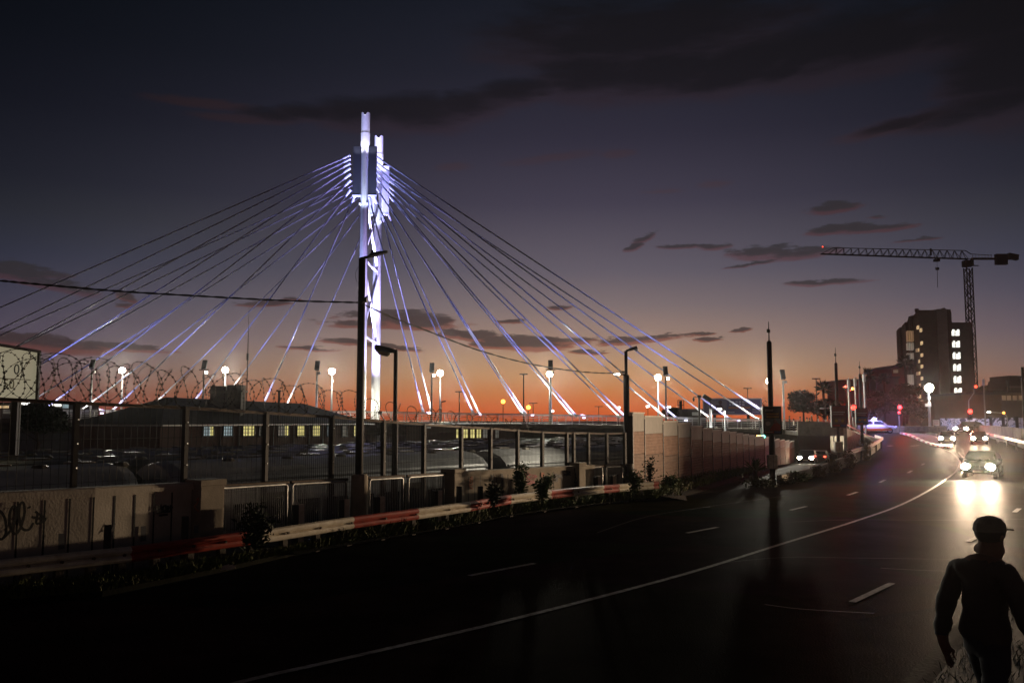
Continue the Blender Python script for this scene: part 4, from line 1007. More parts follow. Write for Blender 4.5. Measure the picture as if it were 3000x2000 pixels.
b = MB(); b.add(E4 + [R1, R2] + E4b, [(0, 1, 5, 4), (2, 3, 4, 5), (1, 2, 5), (3, 0, 4), (9, 8, 7, 6), (0, 6, 7, 1), (1, 7, 8, 2), (2, 8, 9, 3), (3, 9, 6, 0)]); rf = b.build('roof', M['roof_tile'], st)
b = MB(); b.bar(E4[0] + n_ * .06 - Vector((0, 0, .05)), E4[1] + n_ * .06 - Vector((0, 0, .05)), .12, .1); b.bar(E4[3] - Vector((0, 0, .05)) - e * .06, E4[0] - Vector((0, 0, .05)) - e * .06, .12, .1); b.build('gutter', M['steel'], st)
for (xa, xb, yt) in ((622, 668, 1131), (672, 712, 1128)):
    ym = 63.5; A = P(xa, 1190, ym); B = P(xb, 1190, ym); zt = P(xa, yt, ym).z
    b = MB(); w_ = (B - A).length; m_ = (A + B) / 2; b.box((m_.x, m_.y, (3.4 + zt) / 2), (w_, 1.1, zt - 3.4)); b.box((m_.x, m_.y, zt - .45), (w_ + .25, 1.3, .12)); ch = b.build('chimney', M['concrete_dk'], rf)
    b = MB()
    for k in (-.3, .3): b.box((m_.x + k * w_, m_.y, zt + .08), (w_ * .3, .5, .16))
    b.build('chimney_pot', M['concrete_dk'], ch) if False else None
p0 = wl[0]; wins = [(594, 626, 'win_blue', 1), (653, 681, 'win_blue', 0), (710, 745, 'win_yellow', 0), (757, 767, 'win_dim', 0), (813, 845, 'win_dim', 2), (869, 892, 'win_yellow', 0), (914, 937, 'win_yellow', 0), (956, 968, 'win_blue', 0), (1000, 1016, 'win_dim', 0), (1035, 1056, 'win_yellow', 0)]
for (xa, xb, mm, half) in wins:
    A = rayplane(xa, 1260, p0, n_); B = rayplane(xb, 1260, p0, n_); zt = rayplane(xa, 1246, p0, n_).z; zb = rayplane(xa, 1278, p0, n_).z
    f = MB(); q = n_ * .04
    for u0, v0 in ((A, B),):
        f.bar(Vector((A.x, A.y, zt)) + q, Vector((B.x, B.y, zt)) + q, .1, .08); f.bar(Vector((A.x, A.y, zb)) + q, Vector((B.x, B.y, zb)) + q, .16, .1); f.bar(Vector((A.x, A.y, zb)) + q, Vector((A.x, A.y, zt)) + q, .08, .08); f.bar(Vector((B.x, B.y, zb)) + q, Vector((B.x, B.y, zt)) + q, .08, .08)
        for k in range(1, 4): C_ = A.lerp(B, k / 4) + q * .7; f.bar(Vector((C_.x, C_.y, zb)), Vector((C_.x, C_.y, zt)), .035, .035)
        for k in (1, 2): h = zb + (zt - zb) * k / 3; f.bar(Vector((A.x, A.y, h)) + q * .7, Vector((B.x, B.y, h)) + q * .7, .035, .035)
    fo = f.build('window', M['black'], st)
    parts = ((A, B, mm),) if half == 0 else ((A, A.lerp(B, .68), 'win_dim' if half == 2 else mm), (A.lerp(B, .68), B, 'win_yellow'))
    for (a, c, m2) in parts:
        g = MB(); s = n_ * .012; g.add([Vector((a.x, a.y, zb)) + s, Vector((c.x, c.y, zb)) + s, Vector((c.x, c.y, zt)) + s, Vector((a.x, a.y, zt)) + s] + [Vector((a.x, a.y, zb)) + s * .2, Vector((c.x, c.y, zb)) + s * .2, Vector((c.x, c.y, zt)) + s * .2, Vector((a.x, a.y, zt)) + s * .2], [(0, 1, 2, 3), (0, 4, 5, 1), (1, 5, 6, 2), (2, 6, 7, 3), (3, 7, 4, 0)]); g.build('pane', M[m2], fo)
b = MB()
for px in (645, 700, 800, 860, 905, 945):
    A = rayplane(px, 1260, p0, n_) + n_ * .05; b.tube([Vector((A.x, A.y, -1)), Vector((A.x, A.y, ez - .1))], .05, 6)
b.build('downpipe', M['steel'], st)
# aerial on the station roof
q = P(723, 1150, 65); am = thing('radio_mast', 'thin guyed radio mast behind the station chimney', 'mast', (q.x, 65, 2)); b = MB()
b.tube([(q.x, 65, 2.4), (q.x, 65, P(720, 1045, 65).z), (q.x, 65, P(720, 900, 65).z)], [.05, .04, .012], 6); b.box((q.x, 65, P(720, 1045, 65).z), (.14, .14, .5)); b.build('mast_tube', M['steel_dk'], am)
b = MB(); z = P(720, 1097, 65).z; b.bar((q.x - .5, 65, z), (q.x + .08, 65, z), .03, .03); b.bar((q.x - .5, 65, z), (q.x - .5, 65, z + .35), .02, .02); b.build('cross_arm', M['steel_dk'], am)
# low brick building with lit windows under the bridge
lb = thing('brick_building', 'low dark brick building with a row of yellow windows beneath the bridge deck', 'building', (P(1200, 1260, 92).x, 92, -2.6))
A = P(1190, 1246, 92); B = P(1520, 1256, 97); b = MB(); zt = 2.55
b.prism([(A.x, A.y, -2.6), (B.x, B.y, -2.6), (B.x, B.y + 14, -2.6), (A.x, A.y + 14, -2.6)], (0, 0, zt + 2.6)); b.build('wall', M['brick'], lb)
b = MB(); b.prism([(A.x - .3, A.y - .4, zt), (B.x + .3, B.y - .4, zt), (B.x + .3, B.y + 14, zt), (A.x - .3, A.y + 14, zt)], (0, 0, .25)); b.build('roof', M['roof_tile'], lb)
nn2 = (B - A); nn2.z = 0; nn2.normalize(); nn2 = Vector((nn2.y, -nn2.x, 0))
for xa, xb, mm in ((1337, 1348, 'win_yellow'), (1357, 1370, 'win_yellow'), (1378, 1390, 'win_yellow'), (1396, 1409, 'win_yellow'), (1415, 1427, 'win_dim'), (1451, 1461, 'win_dim')):
    a = rayplane(xa, 1257, A, nn2); c = rayplane(xb, 1282, A, nn2); g = MB(); q = nn2 * .03
    g.add([Vector((a.x, a.y, c.z)) + q, Vector((c.x, c.y, c.z)) + q, Vector((c.x, c.y, a.z)) + q, Vector((a.x, a.y, a.z)) + q], [(0, 1, 2, 3)]); wo = g.build('window', M[mm], lb)
    g = MB(); q = nn2 * .06; m_ = (a + c) / 2; g.bar(Vector((m_.x, m_.y, c.z)) + q, Vector((m_.x, m_.y, a.z)) + q, .06, .05); g.bar(Vector((a.x, a.y, m_.z)) + q, Vector((c.x, c.y, m_.z)) + q, .06, .05); g.build('glazing_bars', M['black'], wo)
b = MB(); A2 = P(1236, 1252, 90.5); B2 = P(1262, 1252, 91.2); b.bar(A2, B2, .12, .14); b.build('strip_lamp', M['win_dim'], lb)

# ------------------------------------------------------------------ foliage helpers
def leaves(mb, c, rad, n, size, rg, flat=.6, hollow=.45):
    c = Vector(c)
    for _ in range(n):
        while True:
            p = Vector((rg.uniform(-1, 1), rg.uniform(-1, 1), rg.uniform(-1, 1)))
            if hollow < p.length < 1: break
        p = Vector((p.x * rad[0], p.y * rad[1], p.z * rad[2])) + c
        a = Vector((rg.gauss(0, 1), rg.gauss(0, 1), rg.gauss(0, flat))).normalized(); b = a.orthogonal().normalized()
        b = (b * math.cos(k_ := rg.uniform(0, 6.28)) + a.cross(b) * math.sin(k_)); s = size * rg.uniform(.5, 1.4)
        mb.add([p - a * s, p - b * s * .35, p + a * s, p + b * s * .35], [(0, 1, 2, 3)])
def tree(name, label, px, pbase, ptop, Y, wpx, seed, mat_, n=1100, group=None, lobes=7, trunkf=.35):
    rg = random.Random(seed); A = P(px, pbase, Y); T = P(px, ptop, Y); w = wpx / F * Y / 2; H = T.z - A.z
    t = thing(name, label, 'tree', (A.x, Y, A.z), group)
    b = MB(); top = Vector((A.x + rg.uniform(-.1, .1) * w, Y, A.z + H * .6)); b.tube([Vector((A.x, Y, A.z)), Vector((A.x, Y, A.z + H * trunkf)), top], [H * .035, H * .026, H * .01], 8)
    for k in range(6):
        a = rg.uniform(0, 6.28); q = Vector((A.x, Y, A.z + H * rg.uniform(trunkf * .8, .55))); b.tube([q, q + Vector((math.cos(a) * w * .6, math.sin(a) * w * .6, H * .22))], [H * .014, H * .004], 5)
    b.build('trunk', M['bark'], t)
    c = MB()
    for k in range(lobes):
        a = rg.uniform(0, 6.28); rr = rg.uniform(.25, .62) * w; zz = A.z + H * rg.uniform(.45, .86)
        leaves(c, (A.x + math.cos(a) * rr, Y + math.sin(a) * rr, zz), (w * rg.uniform(.35, .5), w * .45, H * rg.uniform(.12, .17)), n // lobes, w * .085, rg, hollow=.2)
    leaves(c, (A.x, Y, A.z + H * .7), (w * .75, w * .7, H * .28), n // 2, w * .085, rg, hollow=.3)
    c.build('crown', M[mat_], t); return t
def palm(label, px, pbase, ptop, Y, wpx, seed, group=None):
    rg = random.Random(seed); A = P(px, pbase, Y); T = P(px, ptop, Y); w = wpx / F * Y / 2
    t = thing('palm_tree', label, 'palm', (A.x, Y, A.z), group)
    zc = T.z - w * .75; b = MB(); b.tube([(A.x, Y, A.z), (A.x + .1 * w, Y, (A.z + zc) / 2), (A.x, Y, zc)], [w * .16, w * .11, w * .13], 8); b.build('trunk', M['bark'], t)
    c = MB()
    for k in range(46):
        a = rg.uniform(0, 6.28); el0 = rg.uniform(-.9, 1.35); d = Vector((math.cos(a) * math.cos(el0), math.sin(a) * math.cos(el0), math.sin(el0))); L_ = w * rg.uniform(.8, 1.1)
        tip = Vector((A.x, Y, zc)) + d * L_; base = Vector((A.x, Y, zc)) + d * L_ * .45
        side = d.cross(Vector((0, 0, 1)));
        if side.length < .1: side = Vector((1, 0, 0))
        side.normalize()
        c.tube([Vector((A.x, Y, zc)), base], w * .012, 4)
        for j in range(9):
            f = (j - 4) / 4; dd = (d * math.cos(f * 1.0) + side * math.sin(f * 1.0)); q = base + dd * L_ * .55 * (1 - .25 * abs(f)) - Vector((0, 0, w * .10 * abs(f)))
            pp = dd.cross(d + side * .3 + Vector((0, 0, .2))).normalized() * w * .16
            if pp.length == 0: pp = Vector((0, 0, w * .03))
            c.add([base + pp * .4, base - pp * .4, q], [(0, 1, 2)])
    c.build('crown', M['leaf_dk'], t); return t
def bush(name, label, px, pb, Y, wpx, hpx, seed, mat_='leaf', n=260, group=None, z=None, leaf=.085):
    rg = random.Random(seed); A = P(px, pb, Y); w = wpx / F * Y / 2; h = hpx / F * Y
    t = thing(name, label, 'bush', (A.x, Y, A.z), group)
    s = MB(); lf = MB()
    for k in range(9):
        a = rg.uniform(0, 6.28); rr = rg.uniform(.1, .8) * w; hh = h * rg.uniform(.55, 1.0); tip = A + Vector((math.cos(a) * rr, math.sin(a) * rr * .7, hh)); mid = A + Vector((math.cos(a) * rr * .4, math.sin(a) * rr * .3, hh * .55))
        s.tube([A + Vector((rg.uniform(-.1, .1) * w, 0, -.05)), mid, tip], [.012 + h * .008, .01, .004], 5)
        for j in range(n // 4):
            uu = rg.random(); q = (A.lerp(mid, uu * 2.2) if uu < .45 else mid.lerp(tip, (uu - .45) / .52)); q = q + Vector((rg.gauss(0, .2) * w, rg.gauss(0, .2) * w, rg.gauss(0, .08) * h))
            d = Vector((rg.gauss(0, 1), rg.gauss(0, 1), rg.gauss(.2, .6))).normalized(); o = d.orthogonal().normalized(); o = (o * math.cos(j) + d.cross(o) * math.sin(j)) * .3; L_ = leaf * rg.uniform(.6, 1.5)
            lf.add([q, q + d * L_ * .5 + o * L_, q + d * L_ * 1.4, q + d * L_ * .5 - o * L_], [(0, 1, 2, 3)])
    s.build('stem', M['bark'], t); lf.build('foliage', M[mat_], t); return t

# verge plants near the guardrail
bush('shrub', 'large dark feathery shrub growing through the red part of the guardrail', 748, 1598, 19.6, 150, 118, 3, 'leaf_dk', 520, leaf=.075)
bush('shrub', 'dark spiky shrub in front of the red band before the second wall', 1445, 1478, 28.0, 60, 62, 4, 'leaf_dk', 260)
bush('shrub', 'tall leafy green weed against the second concrete wall', 1525, 1446, 31.2, 60, 82, 5, 'leaf', 420)
bush('shrub', 'leafy clump hiding the guardrail near its middle', 1588, 1460, 30.2, 60, 52, 6, 'leaf', 320)
bush('shrub', 'low green weed at the right part of the second wall', 1606, 1425, 33.0, 40, 40, 16, 'leaf', 160)
bush('shrub', 'green clump covering the far end of the guardrail', 1860, 1438, 34.5, 70, 62, 7, 'leaf', 360)
bush('shrub', 'thin dark sapling standing in front of the noise wall', 1905, 1412, 38.0, 60, 72, 8, 'leaf_dk', 150)
bush('shrub', 'low weeds at the foot of the noise wall beside the guardrail end', 1965, 1425, 38.5, 80, 34, 9, 'leaf', 260)
bush('shrub', 'dry brown weeds at the foot of the noise wall', 2070, 1418, 46.0, 70, 34, 10, 'leaf_dry', 240)
bush('shrub', 'big dark bush at the nose between the two roads', 2235, 1455, 43.2, 150, 66, 12, 'leaf_dk', 900, leaf=.09)
bush('shrub', 'second dark bush right below the white box of the poster pole', 2305, 1440, 45.0, 70, 50, 13, 'leaf_dk', 420, leaf=.09)
for i, (px, pb, Y, w, h, m_, lab) in enumerate(((2400, 1398, 51, 60, 34, 'leaf_dry', 'dry weeds at the left part of the low parapet'), (2445, 1388, 55, 50, 40, 'leaf_dry', 'dry weeds at the middle of the low parapet'), (2492, 1376, 60, 60, 56, 'leaf_dry', 'tall dry weeds under the bright guardrail bend'), (2535, 1352, 71, 64, 62, 'leaf_dry', 'tallest dry weeds at the end of the bright guardrail'), (2340, 1412, 47, 70, 30, 'leaf', 'green weeds at the start of the low parapet'))):
    bush('weed_clump', lab, px, pb, Y, w, h, 30 + i, m_, 420, 'weeds along the parapet', leaf=.1)
# spiky yucca-like plant
q = P(2213, 1392, 47); yk = thing('spiky_plant', 'pale green spiky palm-like plant between noise wall and poster pole', 'plant', tuple(q)); b = MB(); rg = random.Random(2)
for k in range(34):
    a = rg.uniform(0, 6.28); el0 = rg.uniform(.1, 1.45); d = Vector((math.cos(a) * math.cos(el0), math.sin(a) * math.cos(el0), math.sin(el0))); L_ = rg.uniform(.55, .95); sd = d.cross(Vector((0, 0, 1))); sd = sd.normalized() * .04; base = q + Vector((0, 0, .25))
    b.add([base - sd, base + sd, base + d * L_ * .6 + sd * 1.2, base + d * L_ - Vector((0, 0, .1)), base + d * L_ * .6 - sd * 1.2], [(0, 1, 2, 3, 4)])
b.build('leaves', M['leaf'], yk); b = MB(); b.tube([q - Vector((0, 0, .2)), q + Vector((0, 0, .3))], [.12, .1], 8); b.build('trunk', M['bark'], yk)
# grass: left verge and camera bank
def blades(mb, p, h, rg, w=.012):
    d = Vector((rg.gauss(0, .35), rg.gauss(0, .35), 1)).normalized(); o = Vector((rg.uniform(-1, 1), rg.uniform(-1, 1), 0)).normalized() * w
    mb.add([p - o, p + o, p + d * h * .6 + o * .6, p + d * h + Vector((d.x, d.y, 0)) * h * .3], [(0, 1, 2, 3)])
rg = random.Random(9); b = MB()
for _ in range(20000):
    px = rg.uniform(-200, 2010); e_ = G(px, lerp(VE, px), .02); a = guard(min(px, 1925)); t = rg.uniform(.08, 1.15); q = e_.lerp(a, t); clump = .5 + .5 * math.sin(px * .021) * math.sin(px * .0077 + 1)
    blades(b, Vector((q.x, q.y, .1)), rg.uniform(.08, .22) + (.16 if px < 1000 else .5) * clump * rg.random() ** 2, rg, .018)
for _ in range(1800):
    i = rg.uniform(0, 22); y = 36.6 + i; xl = nwX(max(38, y)); blades(b, Vector((xl + rg.uniform(0, 2), y, ramp_z(y) + .12)), rg.uniform(.1, .4), rg, .02)
tag(b.build('verge_grass', M['grass']), 'unmown weedy grass along the guardrail and noise wall', 'grass', kind='stuff')
b = MB(); bank_prof = [(0, .13), (.3, .12), (1.0, .42), (2.1, .86), (3.2, 1.2), (5, 1.45), (12, 1.6)]
for _ in range(9000):
    y = rg.uniform(4, 20); d = rg.uniform(.3, 6); x0 = lerp(VL, y); x = x0 + d * .78; yy = y - d * .62
    blades(b, Vector((x, yy, lerp(bank_prof, d))), rg.uniform(.04, .13), rg, .006)
tag(b.build('bank_grass', M['leaf_dk']), 'short rough grass on the bank at bottom right', 'grass', kind='stuff')
b = MB(); rgw = random.Random(77)
for _ in range(230):
    px = 1000 + 1000 * rgw.random() ** .75; e_ = G(px, lerp(VE, px), .02); a = guard(min(px, 1925)); q = e_.lerp(a, rgw.uniform(.3, 1.0)); hh = rgw.uniform(.12, .5) * (1.0 if px > 1350 else .7)
    for st_ in range(4):
        tip = Vector((q.x + rgw.gauss(0, .14), q.y + rgw.gauss(0, .14), .1 + hh * rgw.uniform(.6, 1)))
        for j in range(13):
            c = Vector((q.x, q.y, .1)).lerp(tip, rgw.uniform(.1, 1)) + Vector((rgw.gauss(0, .04), rgw.gauss(0, .04), 0)); d = Vector((rgw.gauss(0, 1), rgw.gauss(0, 1), rgw.gauss(.3, .5))).normalized(); o = d.orthogonal().normalized() * .3; L_ = rgw.uniform(.04, .09)
            b.add([c, c + d * L_ * .5 + o * L_, c + d * L_ * 1.3, c + d * L_ * .5 - o * L_], [(0, 1, 2, 3)])
tag(b.build('verge_weeds', M['leaf']), 'low leafy weeds crowding the verge in front of the guardrail', 'weeds', kind='stuff')
# litter on the verge edge
for i, (px, py, lab) in enumerate(((655, 1676, 'pale scrap of litter on the kerb below the dark shrub'), (1842, 1452, 'crumpled white bag on the verge near the guardrail end'), (2006, 1434, 'small white scrap by the slip road mouth'))):
    q = G(px, py, .06); t = thing('litter', lab, 'litter', tuple(q)); b = MB(); rg2 = random.Random(i)
    for _ in range(5): p = q + Vector((rg2.uniform(-.12, .12), rg2.uniform(-.1, .1), rg2.uniform(0, .1))); b.add([p, p + Vector((.14, .02, .03)), p + Vector((.12, .1, .09)), p + Vector((-.02, .09, .05))], [(0, 1, 2, 3)])
    b.build('scrap', M['rail_white'], t)
# loose dark tree seen through the left fence
tree('tree', 'dense dark tree behind the mesh fence at the far left', 110, 1330, 1178, 46, 190, 21, 'leaf_dk', 2600, lobes=9, trunkf=.2)
# ------------------------------------------------------------------ far left lit shops behind the tree
sh = thing('shop_building', 'distant shop block with bright signs at the far left behind the tree', 'building', (P(60, 1220, 150).x, 150, -2.6))
A = P(-60, 1178, 150); B = P(225, 1178, 150); b = MB(); b.prism([(A.x, 150, -2.6), (B.x, 150, -2.6), (B.x, 158, -2.6), (A.x, 158, -2.6)], (0, 0, A.z + 2.6)); b.build('wall', M['tower'], sh)
for xa, xb, ya, yb, m_ in ((35, 75, 1179, 1184, 'win_white'), (150, 181, 1178, 1190, 'win_white'), (0, 25, 1188, 1195, 'win_warm'), (10, 40, 1200, 1212, 'win_dim'), (185, 200, 1178, 1195, 'win_blue')):
    a = P(xa, ya, 149.9); c = P(xb, yb, 149.9); g = MB(); g.box(((a.x + c.x) / 2, 149.88, (a.z + c.z) / 2), (c.x - a.x, .2, a.z - c.z)); g.build('sign', M[m_], sh)
# ------------------------------------------------------------------ distant lamps and poles against the sunset
def pole_thing(name, label, px, pt, pb, Y, r, kind, group=None, m='steel_dk'):
    A = P(px, pt, Y); B = P(px, pb, Y); t = thing(name, label, 'lamp post', (A.x, Y, B.z), group)
    b = MB(); b.tube([(A.x, Y, B.z), (A.x, Y, A.z)], [r, r * .6], 8); b.build('pole', M[m], t)
    if kind == 'crown':
        b = MB(); w = 14 / F * Y; b.tube([(A.x, Y, A.z - .1), (A.x, Y, A.z + .05), (A.x, Y, A.z + .3)], [w * .25, w * .75, w * .2], 10)
        for k in (-1, 1): b.box((A.x + k * w * .6, Y, A.z + .1), (w * .5, w * .3, .3))
        b.build('lamp_ring', M['steel_dk'], t)
    elif kind == 'sodium':
        b = MB(); b.sphere((A.x, Y, A.z), 11 / F * Y * .55, 12, 8); b.build('lamp', M['lamp_sodium'], t)
    elif kind == 'small':
        b = MB(); b.box((A.x, Y, A.z), (9 / F * Y, .3, 5 / F * Y), ry=-.2); b.build('lamp', M['lamp_white'], t)
    elif kind == 'double':
        b = MB(); w = 12 / F * Y; b.bar((A.x - w * .1, Y, A.z), (A.x + w, Y, A.z + w * .2), w * .2, w * .3); b.build('lamp_head', M['steel_dk'], t)
    return t
gp = 'distant unlit poles on the sunset skyline'
for lab, px, pt, Y in (('tallest distant high-mast lamp between two orange street lamps', 1534, 1097, 230), ('distant high-mast lamp left of the two orange street lamps', 1346, 1148, 300), ('small distant high-mast lamp right of the second orange street lamp', 1562, 1181, 420), ('small distant high-mast lamp left of the fence-end street lamp', 1754, 1191, 420), ('distant high-mast lamp above the wide billboard', 2190, 1138, 320), ('distant high-mast lamp above the round dark tree', 2391, 1110, 260)):
    pole_thing('high_mast_lamp', lab, px, pt, 1245, Y, .22, 'crown', gp)
gp = 'orange street lamps on the horizon'
pole_thing('street_lamp', 'higher left orange glowing street lamp on the horizon', 1474, 1176, 1245, 190, .1, 'sodium', gp); pole_thing('street_lamp', 'lower right orange glowing street lamp on the horizon', 1548, 1193, 1245, 190, .1, 'sodium', gp)
gp = 'small white street lamps beyond the bridge'
for lab, px, pt in (('tiny white lamp just right of the lone middle flood mast', 1618, 1204), ('tiny white lamp just left of the fence-end lamp pole', 1812, 1194), ('tiny white lamp on a thin pole above the second noise panel', 1898, 1190), ('tiny white lamp beside the blue-lit mast near the noise wall', 1960, 1192)):
    pole_thing('street_lamp', lab, px, pt, 1245, 170, .07, 'small', gp)
pole_thing('street_lamp', 'small dark street lamp between the razor wire and the far pylon base', 1046, 1180, 1215, 160, .08, 'double'); pole_thing('street_lamp', 'small dark street lamp right of the boxy street lamp', 1294, 1177, 1230, 160, .08, 'double')
for lab, px, pt, Y in (('rooftop vent pipe above the station roof right of the chimney', 818, 1145, 66),):
    q = P(px, pt, Y); t = thing('vent_pipe', lab, 'vent', (q.x, Y, 3)); b = MB(); b.tube([(q.x, Y, 2.6), (q.x, Y, q.z)], .09, 8); b.sphere((q.x, Y, q.z), (.2, .2, .07), 8, 5); b.build('pipe', M['concrete_dk'], t)

# ------------------------------------------------------------------ cameras, white posts and the wide billboard behind the bridge
def wide_board():
    Y = 150; A = P(2060, 1168, Y); B = P(2228, 1168, Y); zb = P(2100, 1213, Y).z
    t = thing('billboard', 'wide purple-grey billboard with a pictured figure behind the cable ends', 'billboard', (A.x, Y, -2))
    b = MB(); b.box(((A.x + B.x) / 2, Y, (A.z + zb) / 2), (B.x - A.x, .35, A.z - zb)); b.build('panel', M['board_violet'], t)
    b = MB()
    for z in (A.z, zb): b.box(((A.x + B.x) / 2, Y - .2, z), (B.x - A.x + .3, .12, .22))
    for x in (A.x, B.x): b.box((x, Y - .2, (A.z + zb) / 2), (.22, .12, A.z - zb))
    b.build('frame', M['steel'], t)
    def rect(x0, x1, y0, y1, m_, nm):
        a = P(x0, y0, Y - .19); c = P(x1, y1, Y - .19); q = MB(); q.box(((a.x + c.x) / 2, Y - .195, (a.z + c.z) / 2), (c.x - a.x, .03, a.z - c.z)); return q.build(nm, M[m_], t)
    rect(2066, 2130, 1172, 1210, 'board_grey', 'picture_panel')
    q = MB(); c = P(2110, 1178, Y - .25); q.sphere(c, (.32, .04, .38), 10, 6); c2 = P(2106, 1197, Y - .25); q.prism([c2 + Vector((-1.1, 0, -.7)), c2 + Vector((1.0, 0, -.7)), c2 + Vector((.5, 0, .65)), c2 + Vector((-.4, 0, .65))], (0, .03, 0)); q.build('pictured_figure', M['board_brown'], t)
    for y, x0, x1 in ((1177, 2136, 2192), (1185, 2136, 2177)):
        x = x0; q = MB()
        while x < x1:
            wl_ = 4 + (x * 7 % 5); a = P(x, y, Y - .24); q.box((a.x + wl_ / 2 / F * Y, Y - .22, a.z), (wl_ / F * Y * .8, .03, .3)); x += wl_ + 1.5
        q.build('lettering', M['board_text'], t)
    for y, x0, x1 in ((1199, 2204, 2222), (1206, 2204, 2224), (1207, 2132, 2152)): a = P(x0, y, Y - .24); c = P(x1, y, Y - .24); q = MB(); q.box(((a.x + c.x) / 2, Y - .22, a.z), (c.x - a.x, .03, .16)); q.build('small_print', M['board_text'], t)
    rect(2134, 2166, 1191, 1197, 'board_orange', 'orange_line'); rect(2170, 2198, 1190, 1196, 'board_orange', 'orange_line')
    q = MB()
    for x in (A.x + 2, B.x - 2): q.box((x, Y + .5, (zb - 2) / 2 - .5), (.4, .4, zb + 3))
    q.build('support', M['steel_dk'], t)
M['board_violet'] = mat('board_violet', (.16, .15, .2), .6, var=.15, scale=.4); M['board_grey'] = mat('board_grey', (.24, .23, .23), .6, var=.35, scale=.8); M['board_brown'] = mat('board_brown', (.10, .06, .045), .6)
M['board_text'] = mat('board_text', (.5, .5, .52), .6, var=.05); M['board_orange'] = mat('board_orange', (.42, .2, .1), .6, var=.1)
wide_board()
Yc = 112.0
q = P(2049, 1215, Yc); t = thing('camera_pole', 'dark pole with a dome security camera hanging left of the wide billboard', 'camera pole', (q.x, Yc, 1)); b = MB(); b.tube([(q.x, Yc, -2), (q.x, Yc, P(2049, 1158, Yc).z)], .14, 8); b.box((q.x, Yc, P(2049, 1161, Yc).z), (.5, .4, .35)); b.build('pole', M['steel_dk'], t)
b = MB(); z = P(2030, 1162, Yc).z; b.bar((q.x, Yc, z), (q.x - .7, Yc, z), .08, .08); b.sphere((q.x - .68, Yc, z - .32), (.15, .15, .28), 8, 6); b.build('camera', M['black'], t)
q = P(2083, 1262, 104); t = thing('camera_post', 'brightly lit white post carrying a boxy dark camera', 'camera post', (q.x, 104, -2)); b = MB(); b.tube([(q.x, 104, -2), (q.x, 104, P(2080, 1198, 104).z)], [.22, .17], 10); b.build('post', M['sleeve'], t); b = MB(); b.tube([(q.x, 104, P(2080, 1200, 104).z), (q.x, 104, P(2080, 1176, 104).z)], .06, 6); b.build('bracket', M['steel_dk'], t)
a = P(2060, 1158, 104); c = P(2082, 1172, 104); b = MB(); b.bar(a, c, .5, .42); b.build('camera', M['steel_dk'], t); spot('post_lamp', (q.x - .9, 102.6, 1.0), (q.x, 104, 2.4), 260, (1, .98, .92), 80, .8, .05, t)
q = P(2125, 1262, 104); t = thing('street_lamp', 'short pale post with small white lamp on a left arm before the wide billboard', 'street lamp', (q.x, 104, -2)); b = MB(); b.tube([(q.x, 104, -2), (q.x, 104, P(2125, 1203, 104).z)], [.14, .11], 8); b.build('post', M['steel_paint'], t); b = MB(); z = P(2125, 1198, 104).z; b.bar((q.x, 104, z - .15), (q.x - .35, 104, z), .05, .05); b.build('arm', M['steel_dk'], t)
b = MB(); b.sphere((q.x - .62, 104, z), (.28, .16, .13), 10, 6); b.build('lamp', M['lamp_white'], t); point('lamp_light', (q.x - .5, 103.5, z - .4), 140, (1, .95, .85), .1, t)
# tank frame and dark low roofs beyond the noise wall
q = P(1996, 1195, 165); t = thing('tank_stand', 'open steel frame standing on the dark skyline left of the security camera', 'frame', (q.x, 165, 0)); b = MB()
for px in (1986, 1996, 2003): a = P(px, 1172, 165); b.bar((a.x, 165, 0), (a.x, 165, a.z), .12, .12)
for py in (1172, 1186): a = P(1985, py, 165); c = P(2004, py, 165); b.bar(a, c, .1, .1)
b.build('frame', M['steel_dk'], t); b = MB(); a = P(1994, 1182, 165.3); b.box((a.x, 165.3, a.z - .3), (.5, .5, 1.6)); b.build('drum', M['steel_dk'], t)
q = P(2015, 1207, 160); t = thing('low_building', 'dark low building left of the wide billboard', 'building', (q.x, 160, -2)); b = MB(); a = P(2012, 1197, 160); c = P(2068, 1197, 160); b.prism([(a.x, 160, -2), (c.x, 160, -2), (c.x, 170, -2), (a.x, 170, -2)], (0, 0, a.z + 2)); b.build('wall', M['tower_dk'], t); b = MB(); b.box(((a.x + c.x) / 2, 159.9, a.z - .9), (1.6, .1, .6)); b.build('window', M['win_dim'], t)
# ------------------------------------------------------------------ tower block, crane, red and right-hand buildings
TB = thing('tower_block', 'tall dark tower block with paired lit stair windows below the crane', 'building', (P(2745, 1230, 280).x, 280, 1.3))
zt = P(2745, 908, 280).z
def wx(px, Y): return P(px, 1200, Y).x
xl, xm, xs1, xr = wx(2702, 280), wx(2756, 280), wx(2785, 280), wx(2797, 280)
b = MB(); b.prism([(xl, 280, 0), (xm, 280, 0), (xm, 300, 0), (xl + 14, 320, 0)], (0, 0, zt)); b.build('front_wall', M['tower'], TB)
b = MB(); b.prism([(xm, 279.6, 0), (xs1, 279.6, 0), (xs1, 300, 0), (xm, 300, 0)], (0, 0, zt + .3)); b.build('pale_strip', M['tower_lt'], TB)
b = MB(); b.prism([(xs1, 279.8, 0), (xr, 279.8, 0), (xr, 300, 0), (xs1, 300, 0)], (0, 0, zt + .2)); b.build('side_fin', M['tower_dk'], TB)
fx = wx(2653, 335)
for k in range(4):
    f0 = k / 4; f1 = (k + 1) / 4; a = Vector((xl + (fx - xl) * f0, 280 + 55 * f0, 0)); c = Vector((xl + (fx - xl) * f1, 280 + 55 * f1, 0)); o_ = Vector((-1.3 * k * .6, 0, 0))
    b = MB(); b.prism([a + o_, c + o_, c + Vector((12, 3, 0)), a + Vector((12, 3, 0))], (0, 0, zt - .4 * k)); b.build('side_wall', M['tower_dk'], TB)
xe0, xe1 = wx(2786, 283), wx(2858, 283); ze = P(2820, 944, 283).z
